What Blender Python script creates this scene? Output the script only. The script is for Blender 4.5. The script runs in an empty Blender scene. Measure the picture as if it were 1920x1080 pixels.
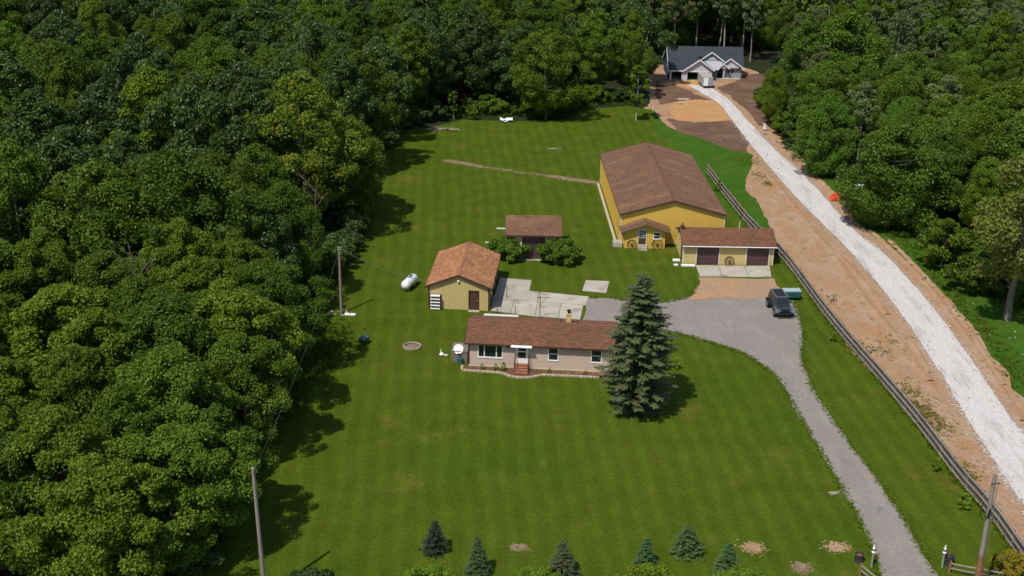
import bpy, bmesh, math, random
import numpy as np
from mathutils import Vector, Matrix
from mathutils.geometry import delaunay_2d_cdt

SC = bpy.context.scene
COL = SC.collection
rnd = random.Random(7)
RNG = np.random.default_rng(7)
rad = math.radians

# ------------------------------------------------------------------ camera
CF, CP, CR, CH = 2230.0, rad(22.2), 0.016, 47.0      # focal (px of a 1920 frame), pitch, roll, height
_F = Vector((0, math.cos(CP), -math.sin(CP))); _U = Vector((0, math.sin(CP), math.cos(CP))); _R = Vector((1, 0, 0))
_R2 = _R * math.cos(CR) + _U * math.sin(CR); _U2 = _U * math.cos(CR) - _R * math.sin(CR)
cd = bpy.data.cameras.new('camera'); cam = bpy.data.objects.new('camera', cd); COL.objects.link(cam)
cd.sensor_width = 36; cd.lens = CF / 1920 * 36; cd.clip_start = 1; cd.clip_end = 5000
cam.matrix_world = Matrix(((_R2.x, _U2.x, -_F.x, 0), (_R2.y, _U2.y, -_F.y, 0), (_R2.z, _U2.z, -_F.z, CH), (0, 0, 0, 1)))
SC.camera = cam

# ------------------------------------------------------------------ world, sun, exposure
SUN_TO = Vector((-0.37, -0.52, 1.0)).normalized()
w = bpy.data.worlds.new('World'); SC.world = w; w.use_nodes = True
nt = w.node_tree; nt.nodes.clear()
sky = nt.nodes.new('ShaderNodeTexSky'); sky.sky_type = 'NISHITA'; sky.sun_disc = False
sky.sun_elevation = math.asin(SUN_TO.z); sky.sun_rotation = math.atan2(SUN_TO.x, SUN_TO.y)
bg = nt.nodes.new('ShaderNodeBackground'); bg.inputs[1].default_value = 0.125
wo = nt.nodes.new('ShaderNodeOutputWorld')
nt.links.new(sky.outputs[0], bg.inputs[0]); nt.links.new(bg.outputs[0], wo.inputs[0])
sl = bpy.data.lights.new('sun', 'SUN'); sl.energy = 4.3; sl.angle = rad(0.6); sl.color = (1, 0.955, 0.88)
so = bpy.data.objects.new('sun', sl); COL.objects.link(so)
so.rotation_euler = SUN_TO.to_track_quat('Z', 'Y').to_euler(); so.location = (0, 0, 120)
SC.view_settings.view_transform = 'Standard'; SC.view_settings.look = 'None'
SC.view_settings.exposure = 0.0; SC.view_settings.gamma = 1.0
SC.view_settings.use_curve_mapping = False


def ground(u, v, z=0.0):
    """the point of the level plane at height z that was surveyed at pixel (u, v)"""
    d = _F * CF + _R2 * (u - 960) - _U2 * (v - 540)
    t = (z - CH) / d.z
    return Vector((d.x * t, d.y * t, z))


# ------------------------------------------------------------------ materials
MATS = {}


def mat(name, col, col2=None, scale=3.0, rough=0.85, spec=0.25, bump=0.0, bscale=None, detail=6, metallic=0.0,
        rand=0.0, attr=0.0, wear=None, wstretch=(1, 1, 1)):
    if name in MATS: return MATS[name]
    m = bpy.data.materials.new(name); m.use_nodes = True
    n = m.node_tree.nodes; l = m.node_tree.links
    b = n['Principled BSDF']; b.inputs['Roughness'].default_value = rough
    b.inputs['Specular IOR Level'].default_value = spec; b.inputs['Metallic'].default_value = metallic
    tc = n.new('ShaderNodeTexCoord')
    ns = n.new('ShaderNodeTexNoise'); ns.inputs['Scale'].default_value = scale; ns.inputs['Detail'].default_value = detail
    ns.inputs['Roughness'].default_value = 0.62
    l.new(tc.outputs['Object'], ns.inputs['Vector'])
    mx = n.new('ShaderNodeMix'); mx.data_type = 'RGBA'
    c2 = col2 if col2 else tuple(c * 0.8 for c in col)
    mx.inputs[6].default_value = (*col, 1); mx.inputs[7].default_value = (*c2, 1)
    cr = n.new('ShaderNodeMapRange'); cr.inputs[1].default_value = 0.35; cr.inputs[2].default_value = 0.65
    l.new(ns.outputs[0], cr.inputs[0]); l.new(cr.outputs[0], mx.inputs[0])
    out = mx.outputs[2]
    if wear:
        n2 = n.new('ShaderNodeTexNoise'); n2.inputs['Scale'].default_value = wear[1]; n2.inputs['Detail'].default_value = 8
        wm = n.new('ShaderNodeMapping'); wm.inputs['Scale'].default_value = wstretch; l.new(tc.outputs['Object'], wm.inputs[0]); l.new(wm.outputs[0], n2.inputs['Vector'])
        r2 = n.new('ShaderNodeMapRange'); r2.inputs[1].default_value = wear[2]; r2.inputs[2].default_value = wear[2] + 0.12
        l.new(n2.outputs[0], r2.inputs[0])
        m2 = n.new('ShaderNodeMix'); m2.data_type = 'RGBA'; m2.inputs[7].default_value = (*wear[0], 1)
        l.new(out, m2.inputs[6]); l.new(r2.outputs[0], m2.inputs[0]); out = m2.outputs[2]
    if attr or rand:
        hs = n.new('ShaderNodeHueSaturation'); l.new(out, hs.inputs['Color'])
        add = None
        if attr:
            at = n.new('ShaderNodeAttribute'); at.attribute_name = 'var'
            mr = n.new('ShaderNodeMapRange'); mr.inputs[3].default_value = 1 - attr; mr.inputs[4].default_value = 1 + attr
            l.new(at.outputs['Fac'], mr.inputs[0]); add = mr.outputs[0]
        if rand:
            oi = n.new('ShaderNodeObjectInfo')
            mr = n.new('ShaderNodeMapRange'); mr.inputs[3].default_value = 1 - rand; mr.inputs[4].default_value = 1 + rand
            l.new(oi.outputs['Random'], mr.inputs[0])
            if add:
                mu = n.new('ShaderNodeMath'); mu.operation = 'MULTIPLY'; l.new(add, mu.inputs[0]); l.new(mr.outputs[0], mu.inputs[1]); add = mu.outputs[0]
            else: add = mr.outputs[0]
        l.new(add, hs.inputs['Value']); out = hs.outputs[0]
    l.new(out, b.inputs['Base Color'])
    if bump:
        nb = n.new('ShaderNodeTexNoise'); nb.inputs['Scale'].default_value = bscale or scale * 6; nb.inputs['Detail'].default_value = 5
        l.new(tc.outputs['Object'], nb.inputs['Vector'])
        bp = n.new('ShaderNodeBump'); bp.inputs['Strength'].default_value = 0.6; bp.inputs['Distance'].default_value = bump
        l.new(nb.outputs[0], bp.inputs['Height']); l.new(bp.outputs[0], b.inputs['Normal'])
    MATS[name] = m
    return m


def leaf_mat(name, c_lo, c_hi, hue=0.02, val=0.22, trans=0.36, rough=0.55, spec=0.2):
    m = bpy.data.materials.new(name); m.use_nodes = True
    n = m.node_tree.nodes; l = m.node_tree.links
    b = n['Principled BSDF']; b.inputs['Roughness'].default_value = rough; b.inputs['Specular IOR Level'].default_value = spec
    at = n.new('ShaderNodeAttribute'); at.attribute_name = 'var'
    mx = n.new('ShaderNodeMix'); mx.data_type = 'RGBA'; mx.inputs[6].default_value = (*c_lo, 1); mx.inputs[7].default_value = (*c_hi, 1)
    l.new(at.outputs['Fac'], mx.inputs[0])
    oi = n.new('ShaderNodeObjectInfo')
    hs = n.new('ShaderNodeHueSaturation'); l.new(mx.outputs[2], hs.inputs['Color'])
    mh = n.new('ShaderNodeMapRange'); mh.inputs[3].default_value = 0.5 - hue; mh.inputs[4].default_value = 0.5 + hue
    mv = n.new('ShaderNodeMapRange'); mv.inputs[3].default_value = 1 - val; mv.inputs[4].default_value = 1 + val
    fr = n.new('ShaderNodeMath'); fr.operation = 'MULTIPLY'; fr.inputs[1].default_value = 7.31
    f2 = n.new('ShaderNodeMath'); f2.operation = 'FRACT'
    l.new(oi.outputs['Random'], mh.inputs[0]); l.new(oi.outputs['Random'], fr.inputs[0]); l.new(fr.outputs[0], f2.inputs[0]); l.new(f2.outputs[0], mv.inputs[0])
    l.new(mh.outputs[0], hs.inputs['Hue']); l.new(mv.outputs[0], hs.inputs['Value'])
    l.new(hs.outputs[0], b.inputs['Base Color'])
    tr = n.new('ShaderNodeBsdfTranslucent'); l.new(hs.outputs[0], tr.inputs[0])
    ms = n.new('ShaderNodeMixShader'); ms.inputs[0].default_value = trans
    o = n['Material Output']
    l.new(b.outputs[0], ms.inputs[1]); l.new(tr.outputs[0], ms.inputs[2]); l.new(ms.outputs[0], o.inputs[0])
    MATS[name] = m
    return m


def lawn_mat(name, a, b_, c, stripe=0.13, period=1.5, patch=(0.115, 0.105, 0.022), patch_t=0.6, cross=False, clover=0.0):
    m = bpy.data.materials.new(name); m.use_nodes = True
    n = m.node_tree.nodes; l = m.node_tree.links
    b = n['Principled BSDF']; b.inputs['Roughness'].default_value = 0.9; b.inputs['Specular IOR Level'].default_value = 0.04
    ge = n.new('ShaderNodeNewGeometry')

    def noise(s, d=5, r=0.6, sx=1.0, sy=1.0):
        mp = n.new('ShaderNodeMapping'); mp.inputs['Scale'].default_value = (s * sx, s * sy, s)
        l.new(ge.outputs['Position'], mp.inputs[0])
        t = n.new('ShaderNodeTexNoise'); t.inputs['Scale'].default_value = 1; t.inputs['Detail'].default_value = d; t.inputs['Roughness'].default_value = r
        l.new(mp.outputs[0], t.inputs['Vector']); return t.outputs[0]

    def rng(x, lo, hi, o0=0.0, o1=1.0):
        r = n.new('ShaderNodeMapRange'); r.inputs[1].default_value = lo; r.inputs[2].default_value = hi
        r.inputs[3].default_value = o0; r.inputs[4].default_value = o1; l.new(x, r.inputs[0]); return r.outputs[0]

    def mix(f, x, y):
        k = n.new('ShaderNodeMix'); k.data_type = 'RGBA'
        for s, v in ((0, f), (6, x), (7, y)):
            if isinstance(v, tuple): k.inputs[s].default_value = (*v, 1)
            elif isinstance(v, float): k.inputs[s].default_value = v
            else: l.new(v, k.inputs[s])
        return k.outputs[2]
    col = mix(rng(noise(0.07, 4), 0.38, 0.62), a, b_)
    col = mix(rng(noise(0.9, 8, 0.7), 0.35, 0.7), col, c)
    col = mix(rng(noise(0.16, 8, 0.7), patch_t, patch_t + 0.14), col, patch)
    sp = n.new('ShaderNodeSeparateXYZ'); l.new(ge.outputs['Position'], sp.inputs[0])

    def stripes(axis, per, amt, skew):
        q = n.new('ShaderNodeMath'); q.operation = 'MULTIPLY_ADD'
        l.new(sp.outputs[1 - axis], q.inputs[0]); q.inputs[1].default_value = skew; l.new(sp.outputs[axis], q.inputs[2])
        wb = n.new('ShaderNodeMath'); wb.operation = 'MULTIPLY_ADD'; l.new(noise(0.12, 2), wb.inputs[0]); wb.inputs[1].default_value = 1.4; l.new(q.outputs[0], wb.inputs[2])
        s = n.new('ShaderNodeMath'); s.operation = 'MULTIPLY'; s.inputs[1].default_value = 2 * math.pi / per; l.new(wb.outputs[0], s.inputs[0])
        si = n.new('ShaderNodeMath'); si.operation = 'SINE'; l.new(s.outputs[0], si.inputs[0])
        k = n.new('ShaderNodeMath'); k.operation = 'MULTIPLY'; l.new(rng(si.outputs[0], -0.5, 0.9, 1 - amt, 1 + amt), k.inputs[0]); k.inputs[1].default_value = 1.0
        return k.outputs[0]
    v1 = stripes(0, period, stripe, 0.06)
    hv = n.new('ShaderNodeHueSaturation'); l.new(col, hv.inputs['Color'])
    v2 = stripes(1, period * 1.7, stripe * 0.03, 0.05)
    mu = n.new('ShaderNodeMath'); mu.operation = 'MULTIPLY'; l.new(v1, mu.inputs[0]); l.new(v2, mu.inputs[1])
    fn = n.new('ShaderNodeMath'); fn.operation = 'MULTIPLY'; l.new(mu.outputs[0], fn.inputs[0]); l.new(rng(noise(3.0, 6, 0.75), 0.3, 0.7, 0.72, 1.25), fn.inputs[1])
    f4 = n.new('ShaderNodeMath'); f4.operation = 'MULTIPLY'; l.new(fn.outputs[0], f4.inputs[0]); l.new(rng(noise(0.45, 7, 0.75), 0.32, 0.68, 0.78, 1.22), f4.inputs[1])
    l.new(f4.outputs[0], hv.inputs['Value'])
    l.new(hv.outputs[0], b.inputs['Base Color'])
    bp = n.new('ShaderNodeBump'); bp.inputs['Strength'].default_value = 0.8; bp.inputs['Distance'].default_value = 0.12
    l.new(noise(5.0, 6, 0.8), bp.inputs['Height']); l.new(bp.outputs[0], b.inputs['Normal'])
    MATS[name] = m
    return m


def soil_mat(name, cols, scales, rough=0.95, bump=0.06, streak=1.0):
    """cols: base, then overlays (colour, noise scale, threshold, softness)"""
    m = bpy.data.materials.new(name); m.use_nodes = True
    n = m.node_tree.nodes; l = m.node_tree.links
    b = n['Principled BSDF']; b.inputs['Roughness'].default_value = rough; b.inputs['Specular IOR Level'].default_value = 0.12
    ge = n.new('ShaderNodeNewGeometry')

    def noise(s, d, sx=1.0, off=0.0):
        mp = n.new('ShaderNodeMapping'); mp.inputs['Scale'].default_value = (s * sx, s, s); mp.inputs['Location'].default_value = (off, off * 2, 0)
        l.new(ge.outputs['Position'], mp.inputs[0])
        t = n.new('ShaderNodeTexNoise'); t.inputs['Scale'].default_value = 1; t.inputs['Detail'].default_value = d; t.inputs['Roughness'].default_value = 0.68
        l.new(mp.outputs[0], t.inputs['Vector']); return t.outputs[0]
    out = None
    for i, (c, s, th, so_) in enumerate(scales):
        k = n.new('ShaderNodeMix'); k.data_type = 'RGBA'
        r = n.new('ShaderNodeMapRange'); r.inputs[1].default_value = th; r.inputs[2].default_value = th + so_
        l.new(noise(s, 8, streak, i * 3.7), r.inputs[0]); l.new(r.outputs[0], k.inputs[0])
        if out is None: k.inputs[6].default_value = (*cols, 1)
        else: l.new(out, k.inputs[6])
        k.inputs[7].default_value = (*c, 1); out = k.outputs[2]
    hv = n.new('ShaderNodeHueSaturation'); l.new(out, hv.inputs['Color'])
    r = n.new('ShaderNodeMapRange'); r.inputs[1].default_value = 0.3; r.inputs[2].default_value = 0.7; r.inputs[3].default_value = 0.82; r.inputs[4].default_value = 1.15
    l.new(noise(4.0, 8), r.inputs[0]); l.new(r.outputs[0], hv.inputs['Value'])
    l.new(hv.outputs[0], b.inputs['Base Color'])
    bp = n.new('ShaderNodeBump'); bp.inputs['Strength'].default_value = 0.7; bp.inputs['Distance'].default_value = bump
    l.new(noise(2.2, 7), bp.inputs['Height']); l.new(bp.outputs[0], b.inputs['Normal'])
    MATS[name] = m
    return m


M_forest_floor = soil_mat('forest_floor_soil', (0.020, 0.026, 0.010), [((0.035, 0.030, 0.016), 0.3, 0.5, 0.2), ((0.02, 0.04, 0.01), 0.8, 0.55, 0.2)])
M_lawn = lawn_mat('mown_grass', (0.066, 0.103, 0.007), (0.086, 0.110, 0.009), (0.050, 0.083, 0.005), stripe=0.075, period=1.55, patch=(0.125, 0.108, 0.020), patch_t=0.575)
M_rough = lawn_mat('rough_green_grass', (0.045, 0.118, 0.010), (0.064, 0.125, 0.012), (0.034, 0.088, 0.009), stripe=0.0, patch=(0.09, 0.10, 0.03), patch_t=0.6)
M_tuft = leaf_mat('grass_blades', (0.075, 0.125, 0.008), (0.13, 0.19, 0.016), trans=0.25)
M_soil = soil_mat('bare_tan_soil', (0.335, 0.200, 0.112), [((0.36, 0.242, 0.152), 0.25, 0.46, 0.12), ((0.34, 0.17, 0.07), 0.11, 0.56, 0.10), ((0.22, 0.13, 0.08), 0.6, 0.56, 0.14), ((0.15, 0.095, 0.06), 1.6, 0.60, 0.1), ((0.10, 0.085, 0.03), 0.35, 0.62, 0.08)], streak=2.0)
M_sand = soil_mat('orange_sand', (0.42, 0.225, 0.092), [((0.46, 0.27, 0.13), 0.3, 0.48, 0.15), ((0.36, 0.19, 0.09), 0.5, 0.6, 0.12)], bump=0.03)
M_darksoil = soil_mat('dark_topsoil', (0.125, 0.072, 0.047), [((0.17, 0.10, 0.065), 0.25, 0.47, 0.12), ((0.075, 0.05, 0.033), 0.5, 0.56, 0.12), ((0.24, 0.14, 0.08), 0.2, 0.6, 0.08)])
M_gravel = soil_mat('white_crushed_stone', (0.52, 0.482, 0.455), [((0.41, 0.375, 0.35), 0.13, 0.5, 0.10), ((0.56, 0.53, 0.505), 0.4, 0.52, 0.14), ((0.40, 0.36, 0.32), 0.9, 0.66, 0.1)], bump=0.03, streak=7.0)
M_drive = soil_mat('grey_worn_asphalt', (0.225, 0.198, 0.174), [((0.262, 0.230, 0.202), 0.22, 0.44, 0.2), ((0.165, 0.148, 0.142), 0.35, 0.57, 0.16), ((0.30, 0.225, 0.15), 0.3, 0.62, 0.08), ((0.12, 0.11, 0.105), 1.4, 0.64, 0.06)], bump=0.02, streak=2.2)
M_drivesand = soil_mat('sandy_gravel', (0.33, 0.215, 0.135), [((0.40, 0.23, 0.11), 0.25, 0.5, 0.12), ((0.24, 0.19, 0.165), 0.4, 0.55, 0.14)], bump=0.03)
M_conc = mat('old_concrete', (0.42, 0.375, 0.31), (0.34, 0.30, 0.245), scale=0.7, rough=0.9, bump=0.004, wear=((0.24, 0.21, 0.18), 0.55, 0.56), rand=0.08)
M_path = soil_mat('worn_stony_path', (0.22, 0.15, 0.095), [((0.30, 0.22, 0.15), 0.5, 0.5, 0.14), ((0.10, 0.10, 0.035), 0.5, 0.55, 0.1)])
M_mulch = soil_mat('bed_mulch', (0.13, 0.07, 0.04), [((0.22, 0.12, 0.06), 1.2, 0.52, 0.12), ((0.05, 0.06, 0.02), 0.9, 0.56, 0.1)])
M_bark = mat('grey_bark', (0.16, 0.14, 0.11), (0.07, 0.06, 0.045), scale=2.5, bump=0.03, rand=0.25)
M_palebark = mat('pale_bark', (0.40, 0.38, 0.33), (0.22, 0.20, 0.16), scale=2.0, bump=0.02, rand=0.2)
M_darkbark = mat('dark_bark', (0.05, 0.042, 0.032), (0.028, 0.023, 0.018), scale=3.0, bump=0.03)
M_shingle = mat('brown_shingle', (0.180, 0.098, 0.060), (0.142, 0.080, 0.050), scale=0.5, rough=0.95, spec=0.1, bump=0.004, bscale=30, attr=0.16, wear=((0.215, 0.122, 0.074), 0.6, 0.56), wstretch=(.28, 1.0, .28))
M_shingle_house = mat('reddish_brown_shingle', (0.180, 0.084, 0.048), (0.150, 0.075, 0.045), scale=0.45, rough=0.95, spec=0.1, bump=0.004, bscale=30, attr=0.2)
M_shingle_orange = mat('orange_brown_shingle', (0.37, 0.175, 0.085), (0.30, 0.14, 0.07), scale=0.6, rough=0.95, spec=0.1, bump=0.004, bscale=30, attr=0.28)
M_ridge_red = mat('ridge_cap_rust', (0.19, 0.082, 0.05), (0.16, 0.072, 0.045), scale=1.0, attr=0.1)
M_shingle_slate = mat('dark_slate_shingle', (0.036, 0.042, 0.052), (0.046, 0.052, 0.062), scale=0.8, rough=0.9, spec=0.15, attr=0.12)
M_fascia = mat('dark_brown_trim', (0.075, 0.038, 0.024), (0.06, 0.03, 0.02), rough=0.6)
M_yellow = mat('golden_yellow_siding', (0.60, 0.395, 0.075), (0.56, 0.365, 0.07), scale=0.4, rough=0.6, spec=0.3, wear=((0.46, 0.30, 0.06), 0.5, 0.62))
M_tan = mat('pale_yellow_siding', (0.54, 0.415, 0.175), (0.50, 0.385, 0.163), scale=0.4, rough=0.6, spec=0.3)
M_beige = mat('beige_lap_siding', (0.50, 0.38, 0.30), (0.47, 0.358, 0.285), scale=0.4, rough=0.6, spec=0.3)
M_cream = mat('cream_trim', (0.60, 0.54, 0.40), (0.55, 0.49, 0.36), rough=0.5)
M_white = mat('white_paint', (0.80, 0.79, 0.76), (0.70, 0.69, 0.66), rough=0.45, spec=0.4)
M_maroon = mat('maroon_door_paint', (0.088, 0.043, 0.046), (0.075, 0.038, 0.042), rough=0.45, spec=0.4)
M_brown_door = mat('brown_door_paint', (0.085, 0.045, 0.03), (0.07, 0.037, 0.026), rough=0.5)
M_glass = mat('window_glass', (0.012, 0.016, 0.018), (0.016, 0.02, 0.022), rough=0.06, spec=0.6)
M_dark = mat('dark_interior', (0.02, 0.018, 0.016), (0.015, 0.013, 0.012))
M_stepwood = mat('red_stained_wood', (0.30, 0.13, 0.075), (0.25, 0.11, 0.065), scale=3)
M_rust = mat('rusty_iron', (0.10, 0.05, 0.026), (0.07, 0.035, 0.02), scale=8, rough=0.8)
M_block = mat('grey_stone', (0.30, 0.25, 0.20), (0.22, 0.185, 0.15), scale=3, bump=0.01, rand=0.25)
M_paleblock = mat('pale_edging_block', (0.44, 0.36, 0.27), (0.36, 0.29, 0.22), scale=3, bump=0.01, rand=0.15)
M_fence = mat('weathered_grey_wood', (0.36, 0.305, 0.25), (0.28, 0.235, 0.195), scale=2.5, rough=0.9, rand=0.14)
M_fencedark = mat('weathered_dark_wood', (0.225, 0.188, 0.155), (0.165, 0.138, 0.115), scale=2.5, rough=0.9, rand=0.12, attr=0.2)
M_pole = mat('silvered_pole_wood', (0.27, 0.23, 0.19), (0.20, 0.17, 0.14), scale=2, rough=0.9, bump=0.01)
M_polebrown = mat('rusty_brown_pole_wood', (0.26, 0.13, 0.065), (0.19, 0.095, 0.05), scale=2, rough=0.9, bump=0.01)
M_wire = mat('dark_cable', (0.16, 0.15, 0.14), (0.13, 0.12, 0.11), rough=0.5)
M_steel = mat('galvanised_steel', (0.42, 0.42, 0.42), (0.34, 0.34, 0.34), rough=0.4, metallic=0.5)
M_tank = mat('white_tank_paint', (0.74, 0.75, 0.76), (0.66, 0.67, 0.68), rough=0.35, spec=0.5)
M_carbody = mat('slate_blue_car_paint', (0.05, 0.063, 0.083), (0.046, 0.058, 0.078), rough=0.28, spec=0.6, metallic=0.4)
M_carlight = mat('silver_car_trim', (0.22, 0.23, 0.24), (0.2, 0.21, 0.22), rough=0.3, metallic=0.5)
M_black = mat('black_plastic', (0.014, 0.014, 0.015), (0.02, 0.02, 0.02), rough=0.45)
M_tyre = mat('tyre_rubber', (0.018, 0.017, 0.016), (0.028, 0.026, 0.024), rough=0.85)
M_teal = mat('teal_bin_plastic', (0.03, 0.085, 0.085), (0.035, 0.095, 0.095), rough=0.5)
M_palegreen = mat('pale_bin_lid', (0.33, 0.42, 0.40), (0.30, 0.38, 0.36), rough=0.5)
M_wrap = mat('white_house_wrap', (0.62, 0.60, 0.62), (0.50, 0.47, 0.49), scale=1.2, rough=0.6, wear=((0.30, 0.24, 0.25), 1.6, 0.60))
M_bluewrap = mat('blue_wall_wrap', (0.025, 0.055, 0.12), (0.02, 0.045, 0.10), rough=0.6)
M_greysiding = mat('pale_grey_siding', (0.27, 0.29, 0.31), (0.24, 0.26, 0.28), rough=0.6)
M_palemetalroof = mat('pale_grey_roof_sheet', (0.36, 0.375, 0.40), (0.32, 0.335, 0.36), rough=0.6)
M_trailer = mat('grey_trailer_skin', (0.40, 0.38, 0.35), (0.34, 0.32, 0.30), rough=0.5)
M_orange = mat('orange_machine_paint', (0.62, 0.085, 0.02), (0.52, 0.07, 0.02), rough=0.45)
M_darkstone = mat('dark_stump_wood', (0.05, 0.042, 0.035), (0.03, 0.026, 0.022), scale=4, bump=0.02)
M_gold = mat('yellow_straw', (0.60, 0.42, 0.10), (0.5, 0.34, 0.08))
M_greenpost = mat('pale_green_post', (0.23, 0.26, 0.18), (0.19, 0.22, 0.15))
M_lumber = mat('fresh_lumber', (0.52, 0.38, 0.24), (0.44, 0.32, 0.20), scale=3)


# ------------------------------------------------------------------ mesh helpers
class MB:
    def __init__(self): self.v = []; self.f = []; self.var = []

    def add(self, vs, fs, var=0.5):
        o = len(self.v); self.v += [tuple(p) for p in vs]; self.f += [tuple(i + o for i in f) for f in fs]; self.var += [var] * len(fs)
        return self

    def box(self, x0, x1, y0, y1, z0, z1, var=0.5):
        vs = [(x0, y0, z0), (x1, y0, z0), (x1, y1, z0), (x0, y1, z0), (x0, y0, z1), (x1, y0, z1), (x1, y1, z1), (x0, y1, z1)]
        return self.add(vs, [(0, 3, 2, 1), (4, 5, 6, 7), (0, 1, 5, 4), (1, 2, 6, 5), (2, 3, 7, 6), (3, 0, 4, 7)], var)

    def obox(self, c, size, M, var=0.5):
        sx, sy, sz = (s / 2 for s in size); c = Vector(c)
        vs = [c + M @ Vector(p) for p in [(-sx, -sy, -sz), (sx, -sy, -sz), (sx, sy, -sz), (-sx, sy, -sz), (-sx, -sy, sz), (sx, -sy, sz), (sx, sy, sz), (-sx, sy, sz)]]
        return self.add(vs, [(0, 3, 2, 1), (4, 5, 6, 7), (0, 1, 5, 4), (1, 2, 6, 5), (2, 3, 7, 6), (3, 0, 4, 7)], var)

    def bar(self, a, b, wd, ht, up=(0, 0, 1), var=0.5):
        a = Vector(a); b = Vector(b); x = (b - a); L = x.length; x.normalize(); up = Vector(up)
        if abs(x.dot(up)) > 0.98: up = Vector((1, 0, 0))
        y = up.cross(x).normalized(); z = x.cross(y)
        return self.obox((a + b) / 2, (L, wd, ht), Matrix((x, y, z)).transposed(), var)

    def tube(self, pts, rs, n=8, cap=True, var=0.5):
        pts = [Vector(p) for p in pts]
        if not hasattr(rs, '__len__'): rs = [rs] * len(pts)
        o = len(self.v); px = None
        for i, p in enumerate(pts):
            d = (pts[min(i + 1, len(pts) - 1)] - pts[max(i - 1, 0)]).normalized()
            ref = Vector((0, 1, 0)) if abs(d.z) > 0.8 else Vector((0, 0, 1))
            x = ref.cross(d).normalized()
            if px is not None and x.dot(px) < 0: x = -x
            px = x; y = d.cross(x)
            for k in range(n):
                a = 2 * math.pi * k / n; q = p + (x * math.cos(a) + y * math.sin(a)) * rs[i]; self.v.append(tuple(q))
        for i in range(len(pts) - 1):
            for k in range(n):
                a = o + i * n + k; b = o + i * n + (k + 1) % n
                self.f.append((a, b, b + n, a + n)); self.var.append(var)
        if cap:
            self.f.append(tuple(o + k for k in range(n))[::-1]); self.var.append(var)
            e = o + (len(pts) - 1) * n; self.f.append(tuple(e + k for k in range(n))); self.var.append(var)
        return self

    def lathe(self, prof, n=16, c=(0, 0, 0), var=0.5):
        """profile of (r, z) about the vertical"""
        o = len(self.v)
        for r, z in prof:
            for k in range(n):
                a = 2 * math.pi * k / n; self.v.append((c[0] + r * math.cos(a), c[1] + r * math.sin(a), c[2] + z))
        for i in range(len(prof) - 1):
            for k in range(n):
                a = o + i * n + k; b = o + i * n + (k + 1) % n
                self.f.append((a, b, b + n, a + n)); self.var.append(var)
        self.f.append(tuple(o + k for k in range(n))[::-1]); self.var.append(var)
        e = o + (len(prof) - 1) * n; self.f.append(tuple(e + k for k in range(n))); self.var.append(var)
        return self

    def prism(self, poly, axis, a0, a1, var=0.5):
        """2-D polygon extruded along axis 'x' (poly = y,z), 'y' (poly = x,z) or 'z' (poly = x,y)"""
        def p(q, a): return {'x': (a, q[0], q[1]), 'y': (q[0], a, q[1]), 'z': (q[0], q[1], a)}[axis]
        n = len(poly); vs = [p(q, a0) for q in poly] + [p(q, a1) for q in poly]
        fs = [tuple(range(n))[::-1], tuple(range(n, 2 * n))] + [(i, (i + 1) % n, n + (i + 1) % n, n + i) for i in range(n)]
        return self.add(vs, fs, var)

    def slab(self, top, th, var=0.5):
        """a plate of thickness th hanging below a planar polygon of 3-D points"""
        top = [Vector(p) for p in top]; n = len(top)
        nn = (top[1] - top[0]).cross(top[2] - top[0]).normalized()
        if nn.z < 0: nn = -nn
        bot = [p - nn * th for p in top]
        return self.add(top + bot, [tuple(range(n)), tuple(range(n, 2 * n))[::-1]] + [(i, n + i, n + (i + 1) % n, (i + 1) % n) for i in range(n)], var)

    def mesh(self, name, m, smooth=False, bevel=0.0):
        me = bpy.data.meshes.new(name); me.from_pydata(self.v, [], self.f)
        a = me.attributes.new('var', 'FLOAT', 'FACE'); a.data.foreach_set('value', np.array(self.var, dtype=np.float32))
        bm = bmesh.new(); bm.from_mesh(me); bmesh.ops.recalc_face_normals(bm, faces=bm.faces)
        if bevel: bmesh.ops.bevel(bm, geom=list(bm.edges), offset=bevel, segments=2, affect='EDGES', profile=0.6, clamp_overlap=True)
        bm.to_mesh(me); bm.free()
        if smooth:
            me.polygons.foreach_set('use_smooth', [True] * len(me.polygons))
            me.set_sharp_from_angle(angle=rad(40))
        me.materials.append(m); return me

    def build(self, name, m, parent=None, smooth=False, bevel=0.0, loc=None):
        return link(name, self.mesh(name, m, smooth, bevel), parent, loc)


def link(name, me, parent=None, loc=None, rotz=0.0):
    o = bpy.data.objects.new(name, me); COL.objects.link(o)
    if parent: o.parent = parent
    if loc is not None: o.location = loc
    if rotz: o.rotation_euler.z = rotz
    return o


def tag(o, label=None, cat=None, group=None, kind=None):
    if label: o['label'] = label
    if cat: o['category'] = cat
    if group: o['group'] = group
    if kind: o['kind'] = kind
    return o


def thing(name, label, cat, loc=(0, 0, 0), rotz=0.0, group=None):
    o = bpy.data.objects.new(name, None); COL.objects.link(o); o.empty_display_size = 0.5
    o.location = loc; o.rotation_euler = (0, 0, rotz)
    return tag(o, label, cat, group)


def dup(root, loc, rotz=0.0, scale=1.0, label=None, group=None, cat=None):
    r = root.copy(); COL.objects.link(r); r.location = loc; r.rotation_euler = (0, 0, rotz)
    r.scale = (scale, scale, scale) if not hasattr(scale, '__len__') else scale
    if label: r['label'] = label
    if group: r['group'] = group
    if cat: r['category'] = cat
    for ch in list(root.children):
        c = ch.copy(); COL.objects.link(c); c.parent = r
        for g in ch.children:
            d = g.copy(); COL.objects.link(d); d.parent = c
    return r


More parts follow.
